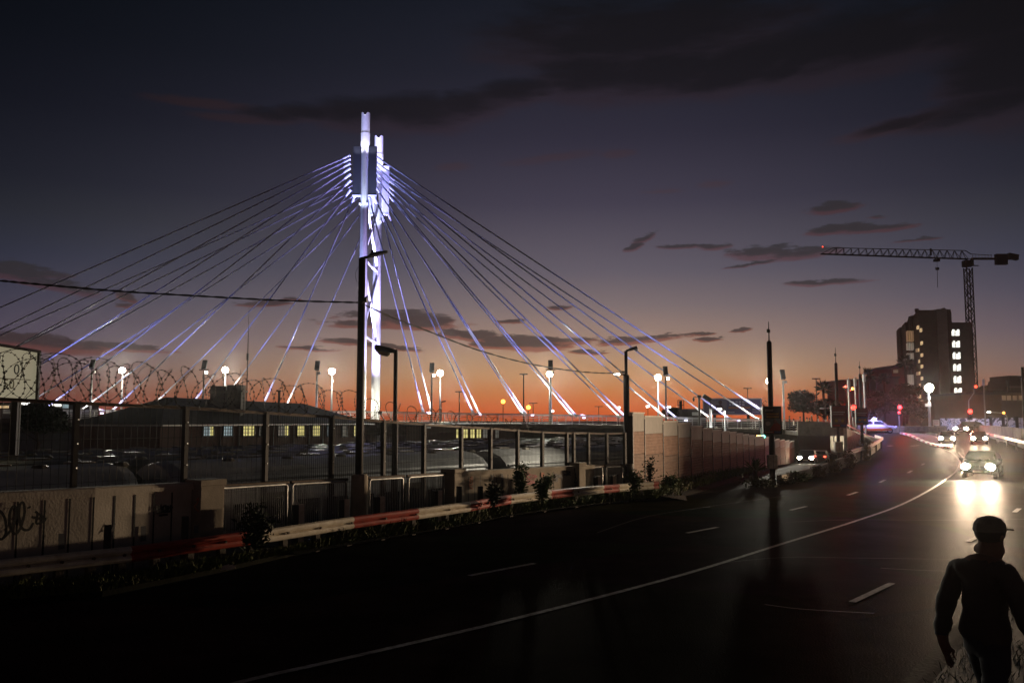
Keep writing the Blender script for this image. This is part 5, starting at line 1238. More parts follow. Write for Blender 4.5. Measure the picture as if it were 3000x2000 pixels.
b = MB(); b.prism([(xe0, 283, 0), (xe1, 283, 0), (xe1 - 1, 300, 0), (xe0, 300, 0)], (0, 0, ze)); b.build('stair_wing', M['tower'], TB)
b = MB()
for px, py in ((2692, 908), (2770, 906)): q = P(px, py, 281.5); b.box((q.x, 283, q.z), (.9, .9, 1.2))
b.build('roof_vent', M['tower_dk'], TB)
def winbox(x0, x1, y0, y1, Y, m_, parent, nm='window', d=.15):
    a = P(x0, y0, Y); c = P(x1, y1, Y); q = MB(); q.box(((a.x + c.x) / 2, Y, (a.z + c.z) / 2), (c.x - a.x, d, a.z - c.z)); return q.build(nm, M[m_], parent)
for i, (ya, yb) in enumerate(((965, 983), (998, 1017), (1032, 1051), (1066, 1086), (1101, 1121), (1136, 1156), (1172, 1186))):
    sh_ = i * 1.35
    for xa, xb in ((2785, 2796.5), (2798.5, 2811)):
        if i < 6:
            w = winbox(xa + sh_, xb + sh_, ya, yb, 282.9, 'win_white', TB); winbox(xa + sh_ - .3, xa + sh_ + 5, ya - .3, ya + 3.5, 282.8, 'tower_dk', w, 'blind')
        else: winbox(xa + sh_, xb + sh_ - 3, ya, ya + 4, 282.9, 'win_warm', TB)
sd = (Vector((fx, 335, 0)) - Vector((xl, 280, 0))).normalized(); sn = Vector((-sd.y, sd.x, 0))
def sidewin(px, py, w, h, m_, k):
    f = max(0.0, min(.99, (2702 - px) / 49.0)); kk = int(f * 4); o_ = Vector((xl - .78 * kk, 280, 0))
    q = rayplane(min(px, 2701), py, o_, sn); L_ = 3.2 if w < 5 else 4.6; b = MB(); b.bar(q - sd * L_ / 2, q + sd * L_ / 2, .5, h / F * q.y); b.build('window', M[m_], TB)
for px, py, m_ in ((2689, 959, 'win_warm'), (2698, 967, 'win_warm'), (2700, 1005, 'win_warm'), (2692, 1025, 'win_warm'), (2686, 1026, 'win_orange'), (2701, 1040, 'win_warm'), (2694, 1058, 'win_warm'), (2703, 1073, 'win_warm'), (2695, 1093, 'win_warm'), (2688, 1094, 'win_orange'), (2703, 1108, 'win_warm'), (2696, 1128, 'win_warm'), (2688, 1162, 'win_orange'), (2697, 1161, 'win_warm'), (2707, 1177, 'win_warm'), (2697, 1197, 'win_warm')):
    sidewin(px, py, 4.5, 9, m_, 0)
for px in (2659, 2666, 2673):
    for y0, h, m_ in ((985, 30, 'win_orange'), (1015, 20, 'win_dim'), (1044, 18, 'win_dim'), (1118, 40, 'win_dim'), (1142, 14, 'win_warm')): sidewin(px, y0, 5, h, m_, 1)
# crane
YK = 380.0
CR = thing('tower_crane', 'tall lattice tower crane with long jib over the tower block', 'crane', (wx(2842, YK), YK, 1.3))
def K(px, py, dy=0): return P(px, py, YK) + Vector((0, dy, 0))
b = MB(); mx = P(2841, 900, YK).x; hw = 1.25; z0 = 1.3; z1_ = K(2841, 785).z
for sx in (-1, 1):
    for sy in (-1, 1): b.bar((mx + sx * hw, YK + sy * hw, z0), (mx + sx * hw, YK + sy * hw, z1_), .36, .36)
n = int((z1_ - z0) / 2.6)
for i in range(n):
    za = z0 + (z1_ - z0) * i / n; zb = z0 + (z1_ - z0) * (i + 1) / n
    for sy in (-1, 1): b.bar((mx - hw, YK + sy * hw, za if i % 2 else zb), (mx + hw, YK + sy * hw, zb if i % 2 else za), .26, .26); b.bar((mx - hw, YK + sy * hw, za), (mx + hw, YK + sy * hw, za), .24, .24)
    for sx in (-1, 1): b.bar((mx + sx * hw, YK - hw, za if i % 2 else zb), (mx + sx * hw, YK + hw, zb if i % 2 else za), .26, .26)
b.build('mast', M['steel_dk'], CR)
b = MB(); b.box((mx, YK, K(2841, 772).z), (3.6, 3.4, 2.6)); b.box((mx - 1.8, YK - 1.6, K(2841, 777).z), (1.8, 1.8, 2.2)); b.box((mx + 2.4, YK, K(2841, 778).z), (4.2, .8, .3)); b.build('slewing_cab', M['steel_dk'], CR)
b = MB(); lo0, lo1 = K(2405, 744), K(2838, 759); up0, up1 = K(2440, 726), K(2828, 734); nn_ = 18
for dy in (-.9, .9): b.bar(lo0 + Vector((0, dy, 0)), lo1 + Vector((0, dy, 0)), .3, .3)
b.bar(up0, up1, .28, .28); b.bar(lo0, up0, .2, .2); b.bar(up1, K(2846, 745), .28, .28)
for i in range(nn_):
    a = up0.lerp(up1, (i + .5) / nn_)
    for dy in (-.9, .9): b.bar(lo0.lerp(lo1, (i + .0) / nn_ * .94 + .05) + Vector((0, dy, 0)), a, .19, .19); b.bar(lo0.lerp(lo1, (i + 1) / nn_ * .94 + .05) + Vector((0, dy, 0)), a, .19, .19)
b.box(K(2727, 738), (.6, .6, 3)); b.build('jib', M['steel_dk'], CR)
b = MB(); b.bar(K(2845, 758), K(2982, 758), 1.6, .7); b.bar(K(2846, 744), K(2905, 748), .2, .2)
for px in range(2850, 2910, 9): b.bar(K(px, 745), K(px, 757), .15, .15)
b.build('counter_jib', M['crane_yellow'] if 'crane_yellow' in M else M['steel_dk'], CR)
b = MB(); q = K(2933, 760); b.box(q, (4.8, 2, 4.6)); q = K(2967, 752); b.box(q, (4.2, 2, 2.4), ry=.2); b.build('counterweight', M['steel_dk'], CR)
b = MB(); q = K(2744, 758); b.box(q - Vector((0, 0, .7)), (2.2, 1.8, 1)); b.build('trolley', M['steel_dk'], CR)
b = MB(); b.bar(K(2745, 761), K(2746, 784), .1, .1); q = K(2746, 787); b.box(q, (1.4, .6, 1.1)); b.bar(K(2746, 790), K(2747, 842), .16, .16); b.build('hook_block', M['black'], CR)
b = MB(); q = K(2410, 723); b.sphere(q, .3, 8, 6); b.build('marker_lamp', M['red_dim'], CR)
# low red pavilion and red gabled block
q = P(2490, 1180, 175); t = thing('pavilion', 'dark reddish pavilion with overhanging flat roof behind the red signal', 'building', (q.x, 175, 1)); a = P(2475, 1112, 175); c = P(2530, 1112, 175); b = MB(); b.prism([(a.x, 175, 0), (c.x, 175, 0), (c.x, 185, 0), (a.x, 185, 0)], (0, 0, a.z)); b.build('wall', M['brick_red'], t)
b = MB(); a2 = P(2462, 1112, 173); c2 = P(2528, 1106, 173); b.add([(a2.x, 173, a2.z), (c2.x + 1, 173, a2.z), (c2.x + 1, 187, a2.z), (a2.x, 187, a2.z), (a2.x + 4, 178, c2.z), (c2.x, 178, c2.z)], [(0, 1, 5, 4), (1, 2, 5), (2, 3, 4, 5), (3, 0, 4), (0, 3, 2, 1)]); b.build('roof', M['roof_tile'], t)
winbox(2483, 2489, 1125, 1140, 174.9, 'glass_dk', t)
q = P(2620, 1180, 240); t = thing('gabled_building', 'red building with lit orange window under pitched roof left of the tower', 'building', (q.x, 240, 1)); a = P(2612, 1080, 240); c = P(2650, 1080, 240); b = MB(); b.prism([(a.x, 240, 0), (c.x, 240, 0), (c.x, 255, 0), (a.x, 255, 0)], (0, 0, a.z)); b.build('wall', M['brick_red'], t)
b = MB(); p1_ = P(2606, 1079, 239); p2_ = P(2640, 1066, 239); p3_ = P(2675, 1079, 239); b.prism([p1_, p3_, p2_], (0, 17, 0)); b.build('roof', M['brick_red'], t); winbox(2617, 2631, 1083, 1092, 239.9, 'win_orange', t)
q = P(2600, 1180, 215); t = thing('flat_building', 'plain dark flat-roofed building behind the palms', 'building', (q.x, 215, 1)); a = P(2566, 1107, 215); c = P(2632, 1107, 215); b = MB(); b.prism([(a.x, 215, 0), (c.x, 215, 0), (c.x, 225, 0), (a.x, 225, 0)], (0, 0, a.z)); b.build('wall', M['tower_dk'], t); b = MB(); b.box(((a.x + c.x) / 2, 220, a.z + .15), (c.x - a.x + .6, 10.6, .3)); b.build('roof_slab', M['roof_tile'], t)
q = P(2960, 1200, 210); t = thing('depot_building', 'dark low depot with warm window band at the right edge', 'building', (q.x, 210, 1))
a = P(2926, 1152, 210); c = P(3060, 1146, 210); b = MB(); b.prism([(a.x, 210, 0), (c.x, 210, 0), (c.x, 230, 0), (a.x, 230, 0)], (0, 0, a.z)); b.build('wall', M['tower_dk'], t); b = MB(); b.box(((a.x + c.x) / 2 - 1, 218, a.z + .3), (c.x - a.x + 4, 22, .6)); b.build('roof_slab', M['roof_tile'], t)
for xa in (2935, 2950, 2967, 2985): winbox(xa, xa + 12, 1158, 1172, 209.9, 'win_orange', t)
q = P(2980, 1140, 240); t = thing('roof_tower', 'dark stepped block with pale edge above the right depot', 'building', (q.x, 240, 1)); a = P(2957, 1100, 240); c = P(2994, 1100, 240); b = MB(); b.prism([(a.x, 240, 0), (c.x, 240, 0), (c.x, 250, 0), (a.x, 250, 0)], (0, 0, a.z)); a2 = P(2946, 1114, 241); b.prism([(a2.x, 241, 0), (a.x, 241, 0), (a.x, 250, 0), (a2.x, 250, 0)], (0, 0, a2.z)); b.build('wall', M['tower'], t); b = MB(); a3 = P(2957, 1133, 239.8); c3 = P(2994, 1133, 239.8); b.box(((a3.x + c3.x) / 2, 239.8, a3.z), (c3.x - a3.x, .4, .5)); b.build('ledge', M['tower_lt'], t)
q = P(2870, 1200, 190); t = thing('warehouse', 'plain brown warehouse wall below the tower block', 'building', (q.x, 190, 1)); a = P(2738, 1172, 190); m1 = P(2815, 1156, 190); c = P(2932, 1162, 190); b = MB(); b.prism([(a.x, 190, 0), (m1.x, 190, 0), (m1.x, 205, 0), (a.x, 205, 0)], (0, 0, a.z)); b.prism([(m1.x, 190, 0), (c.x, 190, 0), (c.x, 205, 0), (m1.x, 205, 0)], (0, 0, m1.z)); b.build('wall', M['warehouse'], t); b = MB(); b.box(((m1.x + c.x) / 2, 197, m1.z + .2), (c.x - m1.x + 1, 16, .4)); b.build('roof_slab', M['roof_tile'], t)
# ------------------------------------------------------------------ poster poles (cellular masts with small billboards)
for k, c in (('poster_black', (.02, .02, .018)), ('poster_white', (.42, .40, .34)), ('poster_yellow', (.36, .20, .03)), ('poster_red', (.34, .05, .03)), ('poster_blue', (.06, .08, .16)), ('poster_skin', (.16, .07, .05)), ('poster_pink', (.26, .14, .12)), ('poster_grey', (.14, .15, .12)), ('poster_maroon', (.16, .03, .025))):
    M[k] = mat(k, c, .45, var=.2, scale=3)
def poster_pole(label, Y, px, pyt, thick_y, sign, box, base_y, wpole, style):
    x = P(px, 1230, Y).x; zb = P(px, base_y, Y).z
    t = thing('poster_pole', label, 'advertising pole', (x, Y, zb), 'cellular poles carrying poster boxes')
    r = wpole / 2 / F * Y; zt = P(px, thick_y, Y).z
    b = MB(); b.tube([(x, Y, zb), (x, Y, zt - .1), (x, Y, zt)], [r, r * .92, r * .5], 14); b.build('pole', M['steel_dk'], t, smooth=True)
    b = MB(); zz = P(px, pyt, Y).z; b.tube([(x, Y, zt), (x, Y, zz)], [r * .25, r * .12], 6); m1 = zt + (zz - zt) * .42; b.tube([(x, Y, m1), (x, Y, m1 + (zz - zt) * .16)], r * .5, 8); b.box((x - r * .5, Y, m1 + (zz - zt) * .1), (r * .5, r * .5, (zz - zt) * .18)); b.build('antenna', M['steel_dk'], t)
    if sign:
        x0, x1, y0, y1 = sign; a = P(x0, y0, Y - .55); c = P(x1, y1, Y - .55); w = c.x - a.x; h = a.z - c.z; cx = (a.x + c.x) / 2; cz = (a.z + c.z) / 2; fy = Y - .30 - r
        b = MB(); b.box((cx, fy + .14, cz), (w, .28, h)); pb = b.build('poster_box', M['black'], t, bevel=.015)
        def R_(u0, u1, v0, v1, m_, nm, d=0):
            q = MB(); q.box((a.x + w * (u0 + u1) / 2, fy - .006 - d, c.z + h * (v0 + v1) / 2), (w * (u1 - u0), .012, h * (v1 - v0))); return q.build(nm, M[m_], pb)
        def words(u0, u1, v, hh, m_, seed, big=False):
            rg_ = random.Random(seed); q = MB(); u = u0
            while u < u1 - .02:
                L_ = rg_.uniform(.03, .07) if not big else rg_.uniform(.05, .08); L_ = min(L_, u1 - u); q.box((a.x + w * (u + L_ / 2), fy - .02, c.z + h * v), (w * L_ * .82, .012, h * hh * rg_.uniform(.8, 1))); u += L_
            return q.build('lettering', M[m_], pb)
        if style == 0:
            words(.1, .55, .87, .035, 'poster_white', 1); words(.1, .55, .83, .03, 'poster_white', 2); words(.18, .85, .72, .07, 'poster_yellow', 3, True); words(.18, .85, .62, .08, 'poster_yellow', 4, True)
            R_(.08, .92, .12, .56, 'poster_grey', 'picture_panel')
            q = MB(); q.prism([Vector((a.x + w * u, fy - .016, c.z + h * v)) for u, v in ((.32, .13), (.92, .13), (.92, .33), (.74, .42), (.60, .42), (.45, .28))], (0, -.008, 0)); q.build('pictured_figure', M['poster_red'], pb)
            q = MB(); q.sphere((a.x + w * .64, fy - .02, c.z + h * .45), (w * .09, .012, h * .075), 12, 8); q.build('pictured_face', M['poster_skin'], pb)
            q = MB(); q.sphere((a.x + w * .26, fy - .02, c.z + h * .38), (w * .13, .012, h * .08), 12, 8); q.build('pictured_plate', M['poster_white'], pb)
            R_(.06, .56, .05, .11, 'poster_red', 'red_strip', .004); words(.1, .5, .08, .022, 'poster_white', 6); R_(.6, .92, .05, .11, 'poster_blue', 'blue_strip', .004)
        else:
            R_(.05, .95, .5, .97, 'poster_maroon', 'red_field'); words(.1, .9, .70, .045, 'poster_white', 7); words(.1, .8, .60, .035, 'poster_white', 8); R_(.05, .95, .14, .48, 'poster_skin' if style == 1 else 'poster_blue', 'picture_panel')
            for u, v, m_ in ((.3, .3, 'poster_yellow'), (.5, .33, 'poster_pink'), (.72, .3, 'poster_yellow')):
                q = MB(); q.sphere((a.x + w * u, fy - .02, c.z + h * v), (w * .11, .012, h * .07), 10, 6); q.build('pictured_dish', M[m_], pb)
            R_(.05, .55, .04, .12, 'poster_red', 'red_strip', .004); R_(.6, .95, .04, .12, 'poster_blue', 'blue_strip', .004)
    if box:
        x0, x1, y0, y1 = box; a = P(x0, y0, Y - .6); c = P(x1, y1, Y - .6); b = MB(); b.box(((a.x + c.x) / 2, Y - r - .12, (a.z + c.z) / 2), (c.x - a.x, .4, a.z - c.z)); o = b.build('meter_box', M['rail_white'], t, bevel=.01)
        b = MB(); b.box(((a.x + c.x) / 2, Y - r - .325, (a.z + c.z) / 2), ((c.x - a.x) * .03, .01, (a.z - c.z) * .9)); b.build('door_seam', M['steel_dk'], o)
    return t
poster_pole('tallest dark cellular pole with black and yellow poster box and pale meter box', 50, 2259, 942, 998, (2236, 2293, 1189, 1272), (2254, 2281, 1333, 1373), 1405, 16, 0)
poster_pole('middle cellular pole with red-lit poster box beside the wing wall', 69, 2454, 1018, 1062, (2437, 2483, 1188, 1251), (2449, 2472, 1294, 1324), 1365, 10, 1)
poster_pole('rear cellular pole with dark poster half hidden beside the red signal', 86, 2524, 1058, 1094, (2508, 2546, 1194, 1245), None, 1325, 9, 2)
spot('sign_glow', P(2500, 1198, 84), P(2460, 1215, 69), 60, (1, .06, .03), 60, 1, .1)
# slim pale-topped poles near the signal
for lab, px, pt, Y in (('slim pole with pale equipment head left of the red signal', 2486, 1112, 112), ('slim pole with pale equipment head above the red signal', 2505, 1108, 116), ('slim pole with pale equipment head beside the rear cellular pole', 2531, 1096, 118), ('slim pole with pale head right of the tower block', 2881, 1112, 150)):
    A = P(px, pt, Y); zb = road_z(Y); t = thing('equipment_pole', lab, 'pole', (A.x, Y, zb), 'slim poles with pale heads near the junction'); b = MB(); b.tube([(A.x, Y, zb), (A.x, Y, A.z - .9)], [.14, .11], 8); b.build('pole', M['steel'], t); b = MB(); b.tube([(A.x, Y, A.z - 1.0), (A.x, Y, A.z)], .2, 8); b.tube([(A.x, Y, A.z), (A.x, Y, A.z + .25)], .05, 5); b.build('equipment_head', M['sleeve'], t)
    spot('head_wash', (A.x + .8, Y - 1.2, A.z - 3.2), (A.x, Y, A.z - .4), 25, (1, .9, .75), 40, .8, .05, t)
A = P(2995, 1075, 60); t = thing('utility_pole', 'dark utility pole at the extreme right edge', 'pole', (A.x, 60, 0)); b = MB(); b.tube([(A.x, 60, 0), (A.x, 60, A.z)], [.14, .1], 8); b.build('pole', M['steel_dk'], t); b = MB(); z = P(2995, 1103, 60).z; b.bar((A.x - .25, 60, z), (A.x + .3, 60, z - .05), .08, .08); b.build('cross_arm', M['steel_dk'], t)

# ------------------------------------------------------------------ traffic signals
def signal(label, px, pt, Y, arm=None, extra=None, glow=900, backs=True):
    A = P(px, pt, Y); zb = road_z(Y) if Y > 60 else 0; t = thing('traffic_light', label, 'traffic light', (A.x, Y, zb))
    b = MB(); b.tube([(A.x + .02, Y + .25, zb), (A.x + .02, Y + .25, A.z + .5)], .1, 8); b.build('pole', M['steel'], t, smooth=True)
    b = MB(); b.box((A.x, Y, A.z - .36), (.62, .3, 1.5)); b.box((A.x, Y + .12, A.z - .42), (.72, .04, 1.6)); hd = b.build('signal_head', M['black'], t, bevel=.02)
    for k, m_ in enumerate(('red_on', 'glass_dk', 'glass_dk')):
        q = MB(); z = A.z - .42 * k; q.tube([(A.x, Y - .13, z), (A.x, Y - .19, z)], [.34 if k == 0 else .15, .28 if k == 0 else .13], 14); q.build('lens', M[m_], hd)
        q = MB(); q.tube([(A.x, Y - .15, z + .02), (A.x, Y - .36, z + .05)], .2, 10, caps=False); q.build('hood', M['black'], hd) if k else None
    spot('signal_glow', (A.x, Y - .6, A.z), (A.x * .86, Y - 20, A.z - 2.2), glow * 7, (1, .03, .015), 62, .9, .15, t)
    if extra:
        q = P(*extra, Y - .1); m = MB(); m.tube([(q.x, Y - .1, q.z), (q.x, Y - .2, q.z)], .17, 12); m.build('lower_lens', M['red_on'], hd)
    if arm:
        p_, h_ = arm; J = P(*p_, Y + .25); H = P(*h_, Y + .25); m = MB(); m.tube([(A.x + .02, Y + .25, A.z + .5), J, H], .075, 8); m.build('mast_arm', M['steel_paint'], t)
        m = MB(); m.box((H.x, Y + .15, H.z + .35), (.4, .3, 1.2)); m.build('arm_head', M['black'], t); m = MB(); m.tube([(H.x - .04, Y - .01, H.z + .62), (H.x - .04, Y - .08, H.z + .62)], .22, 12); m.build('arm_lens', M['red_dim'], t)
    return t
signal('left red traffic light in front of the poster boxes', 2500, 1194, 116, None, None, 900)
signal('middle red traffic light right of the white emergency car', 2635, 1193, 132, None, (2634, 1208), 900)
signal('right red traffic light with slanted mast arm in front of the tower block', 2841, 1205, 128, ((2838, 1173), (2857, 1145)), None, 900)
A = P(2496, 1138, 125); t = thing('signal_arm', 'small orange and red lights on a slanted yellow arm left of the palms', 'signal arm', (A.x, 125, 1)); b = MB(); p_ = P(2469, 1133, 125); q_ = P(2485, 1148, 125); b.bar(p_, q_, .14, .14); b.bar(q_, Vector((q_.x, 125, road_z(125))), .12, .12); b.build('arm', M['crane_yellow'], t); b = MB(); b.sphere(P(2498, 1138, 124.8), .2, 8, 6); b.build('amber_lamp', M['orange_ind'], t); b = MB(); b.sphere(P(2478, 1132, 124.8), .18, 8, 6); b.bar(P(2478, 1132, 125), p_, .08, .08); b.bar(P(2498, 1138, 125), q_, .08, .08); b.build('red_lamp', M['red_dim'], t)
q = P(2235, 1279, 99); t = thing('traffic_light', 'green traffic light glowing at the underpass mouth beside the noise wall', 'traffic light', (q.x, 99, ramp_z(99))); b = MB(); b.tube([(q.x, 99.2, ramp_z(99)), (q.x, 99.2, q.z + .6)], .08, 8); b.build('pole', M['steel_dk'], t); b = MB(); b.box((q.x, 99, q.z + .4), (.4, .3, 1.2)); hd = b.build('signal_head', M['black'], t); b = MB(); b.tube([(q.x, 98.85, q.z), (q.x, 98.78, q.z)], .2, 12); b.build('lens', M['green_on'], hd); point('signal_glow', (q.x, 98.2, q.z), 60, (.1, 1, .75), .1, t)
b = MB(); b.box((q.x - .45, 99, q.z + .12), (.5, .1, .1)); b.build('amber_strip', M['orange_ind'], t)

# ------------------------------------------------------------------ junction: lit mast, hoarding with murals, barriers, right-hand wall and guardrail
Yj = 150.0
A = P(2720, 1136, Yj); zb = road_z(Yj); t = thing('floodlight_mast', 'blazing floodlight mast at the junction in front of the tower block', 'lamp mast', (A.x, Yj, zb)); b = MB(); b.tube([(A.x, Yj, zb), (A.x, Yj, A.z - .3)], [.24, .16], 10); b.build('pole', M['steel_paint'], t, smooth=True); b = MB(); b.tube([(A.x, Yj + .3, A.z), (A.x, Yj - .25, A.z - .05)], [.3, .8], 16); b.build('lamp_head', M['steel_dk'], t); b = MB(); b.tube([(A.x, Yj - .25, A.z - .05), (A.x, Yj - .4, A.z - .08)], [.76, .6], 16); b.build('lens', M['lamp_flood'], t); b = MB(); q = P(2719, 1186, Yj - .3); b.box((q.x, Yj - .3, q.z), (1.0, .2, .55)); b.build('sign_plate', M['sleeve'], t); spot('flood', (A.x, Yj - .6, A.z - .2), (A.x, Yj - 8, A.z - 6), 7000, (1, .94, .78), 150, .5, .4, t)
b = MB()
for k in (0, 1): b.tube([(A.x, Yj, A.z - 1.4 - 1.0 * k), (A.x, Yj, A.z - 1.9 - 1.0 * k)], .3, 10)
b.build('fitting', M['sleeve'], t)
def mural_mat():
    m = bpy.data.materials.new('mural'); m.use_nodes = True; N = m.node_tree.nodes; L = m.node_tree.links; b = N['Principled BSDF']; b.inputs['Roughness'].default_value = .7
    tc = N.new('ShaderNodeTexCoord'); mp = N.new('ShaderNodeMapping'); mp.inputs['Scale'].default_value = (.35, 1, .55); L.new(tc.outputs['Object'], mp.inputs[0]); v = N.new('ShaderNodeTexNoise'); v.inputs['Scale'].default_value = 1.3; v.inputs['Detail'].default_value = 3; v.inputs['Distortion'].default_value = 2.2; L.new(mp.outputs[0], v.inputs[0]); r = N.new('ShaderNodeValToRGB'); r.color_ramp.interpolation = 'CONSTANT'; e = r.color_ramp.elements
    e[0].position = 0; e[0].color = (.05, .05, .07, 1); e[1].position = .44; e[1].color = (.62, .62, .72, 1)
    for p_, c in ((.54, (.10, .10, .14, 1)), (.58, (.5, .55, .75, 1)), (.68, (.3, .22, .26, 1))): k = e.new(p_); k.color = c
    L.new(v.outputs['Fac'], r.inputs[0]); L.new(r.outputs[0], b.inputs['Base Color']); return m
M['mural'] = mural_mat()
Ym = 165.0; t = thing('mural_hoarding', 'long hoarding wall painted with pale graffiti murals behind the junction', 'hoarding', (P(2860, 1240, Ym).x, Ym, 1.3))
for i, (xa, xb, ya, yb) in enumerate(((2755, 2795, 1225, 1252), (2796, 2860, 1225, 1252), (2861, 2900, 1226, 1254), (2904, 2936, 1224, 1256), (2940, 2976, 1223, 1256), (2980, 3030, 1223, 1257))):
    a = P(xa, ya, Ym); c = P(xb, yb, Ym); b = MB(); b.box(((a.x + c.x) / 2, Ym, (a.z + 1.0) / 2), (c.x - a.x, .3, a.z - 1.0)); b.build('mural_panel', M['mural'], t)
for xa in (2902, 2938, 2978): a = P(xa, 1220, Ym - .2); b = MB(); b.box((a.x, Ym - .1, (a.z + 1) / 2), (.5, .5, a.z - 1)); b.build('post', M['black'], t)
a = P(2733, 1229, Ym - 1); c = P(2752, 1246, Ym - 1); b = MB(); b.box(((a.x + c.x) / 2, Ym - 1, (a.z + c.z) / 2), (c.x - a.x, .12, a.z - c.z)); nb = b.build('notice_board', M['rail_white'], t); b = MB()
for k in range(3): b.box(((a.x + c.x) / 2, Ym - 1.08, a.z - .3 - .25 * k), ((c.x - a.x) * .7, .02, .08))
b.build('notice_lines', M['poster_red'], nb); b = MB(); b.box(((a.x + c.x) / 2, Ym - .9, (c.z + 1) / 2), (.12, .1, c.z - 1)); b.build('notice_post', M['steel'], nb)
spot('hoarding_wash', (P(2850, 1240, Ym).x, Ym - 9, 7), (P(2850, 1240, Ym).x, Ym, 2), 2600, (.72, .68, 1.0), 120, 1, .2, t)
# pale junction barrier
t = thing('junction_barrier', 'long pale low barrier across the junction behind the traffic island', 'barrier', (P(2700, 1255, 140).x, 140, 1.3)); a = P(2619, 1252, 139); c = P(2775, 1256, 142); b = MB(); n = 9
for i in range(n): u = a.lerp(c, i / n); w = a.lerp(c, (i + .96) / n); zb = road_z(140); b.prism([Vector((u.x, u.y, zb)), Vector((u.x, u.y + .5, zb)), Vector((u.x, u.y + .35, zb + .9)), Vector((u.x, u.y + .15, zb + .9))], Vector((w.x - u.x, w.y - u.y, 0)))
b.build('barrier_block', M['concrete_lt'], t); b = MB(); u = P(2617, 1254, 137); b.box((u.x + .6, 137, road_z(137) + .45), (1.8, .8, .95)); b.build('end_block', M['rail_white'], t, bevel=.05)
# right-hand concrete wall and guardrail
t = thing('retaining_wall', 'brown concrete retaining wall behind the right bend', 'wall', (P(2930, 1260, 100).x, 100, 0)); b = MB(); rows = []
for px, yt, Y in ((2868, 1245, 126), (2900, 1246, 116), (2950, 1250, 104), (3010, 1256, 92), (3100, 1262, 80)):
    q = P(px, yt, Y); rows.append([Vector((q.x, Y, -.5)), q, q + Vector((.3, .3, 0)), Vector((q.x + .3, Y + .3, -.5))])
b.loft(rows); b.build('wall_body', M['concrete_dk'], t); b = MB()
for px, yt, Y in ((2966, 1252, 100.3), (2992, 1254, 95.0), (2935, 1249, 107.5)): q = P(px, yt, Y); b.box((q.x, Y - .3, (q.z - .5) / 2), (.25, .3, q.z + .5))
b.build('pier', M['concrete_dk'], t)
t = thing('guardrail', 'red and white guardrail on the outer right bend below the brown wall', 'guardrail', (P(2950, 1285, 95).x, 95, 0)); PR = [(2885, 1267, 116), (2910, 1271, 108), (2940, 1277, 99), (2970, 1284, 91), (3005, 1292, 84), (3080, 1302, 76)]
def prp(px): a = lerp([(x, Y) for x, y, Y in PR], px); return P(px, lerp([(x, y) for x, y, Y in PR], px), a)
pr = [(2885, 2897, 0), (2897, 2912, 1), (2912, 2946, 0), (2946, 2952, 1), (2952, 2988, 0), (2988, 2996, 1), (2996, 3075, 0)]
for a, c, k in pr:
    rings = []
    for i in range(5):
        px = a + (c - a) * i / 4; q = prp(px); rings.append([q + Vector((-p * .8, -p * .6, h - .31)) for p, h in prof])
    b = MB(); b.loft(rings); b.build('beam', M['paint_red'] if k else M['rail_white'], t)
for px in (2890, 2920, 2948, 2975, 3002): q = prp(px); b = MB(); b.box((q.x + .1, q.y + .1, (q.z) / 2), (.14, .14, abs(q.z))); b.build('post', M['steel_dk'], t)
# kerbed traffic island with red and white blocks
isl = [(2640, 1270), (2668, 1278), (2700, 1292), (2735, 1305), (2768, 1313), (2790, 1311), (2795, 1303), (2775, 1290), (2740, 1279), (2700, 1271), (2665, 1267)]
ring = [G(*p) for p in isl]; ct = sum(ring, Vector()) / len(ring); b = MB(); b.prism([Vector((p.x, p.y, road_z(p.y) - .05)) for p in ring], (0, 0, .17)); struct('traffic_island', b, M['concrete_dk'])
t = thing('island_kerb', 'red and white painted kerb along the near side of the traffic island', 'kerb', tuple(ring[3])); sp_ = smooth(ring[:6], 5)
for i in range(len(sp_) - 1):
    a, c = sp_[i], sp_[i + 1]; b = MB(); b.bar(Vector((a.x, a.y, road_z(a.y) + .1)), Vector((c.x, c.y, road_z(c.y) + .1)), .3, .26); b.build('kerb_block', M['paint_red'] if i % 2 else M['rail_white'], t)
# curved street lamp at right
t = thing('street_lamp', 'curved-arm street lamp with white head at the right before the depot', 'street lamp', (P(2948, 1225, 140).x, 140, 1.3)); b = MB(); b.tube(smooth([Vector((P(2950, 1220, 140).x, 140, road_z(140))), P(2950, 1222, 140), P(2938, 1211, 140), P(2920, 1208, 140), P(2902, 1207, 140)], 5), .08, 6); b.build('arm', M['steel'], t); b = MB(); q = P(2897, 1207, 140); b.sphere(q, (.34, .18, .14), 10, 6); b.build('lamp', M['lamp_white'], t); b = MB(); b.sphere(P(2941, 1209, 139.8), .2, 8, 6); b.build('amber_lamp', M['orange_ind'], t)
t = thing('street_lamp', 'thin horizontal-arm lamp over the bridge crowd', 'street lamp', (P(2440, 1197, 114).x, 114, 1)); b = MB(); a = P(2408, 1196, 116); c = P(2440, 1195, 116); b.bar(a, c, .06, .06); b.bar(c, Vector((c.x, 116, 0)), .12, .12); b.build('arm', M['steel'], t); b = MB(); b.sphere(a, (.34, .14, .09), 10, 6); b.build('lamp', M['steel_paint'], t)
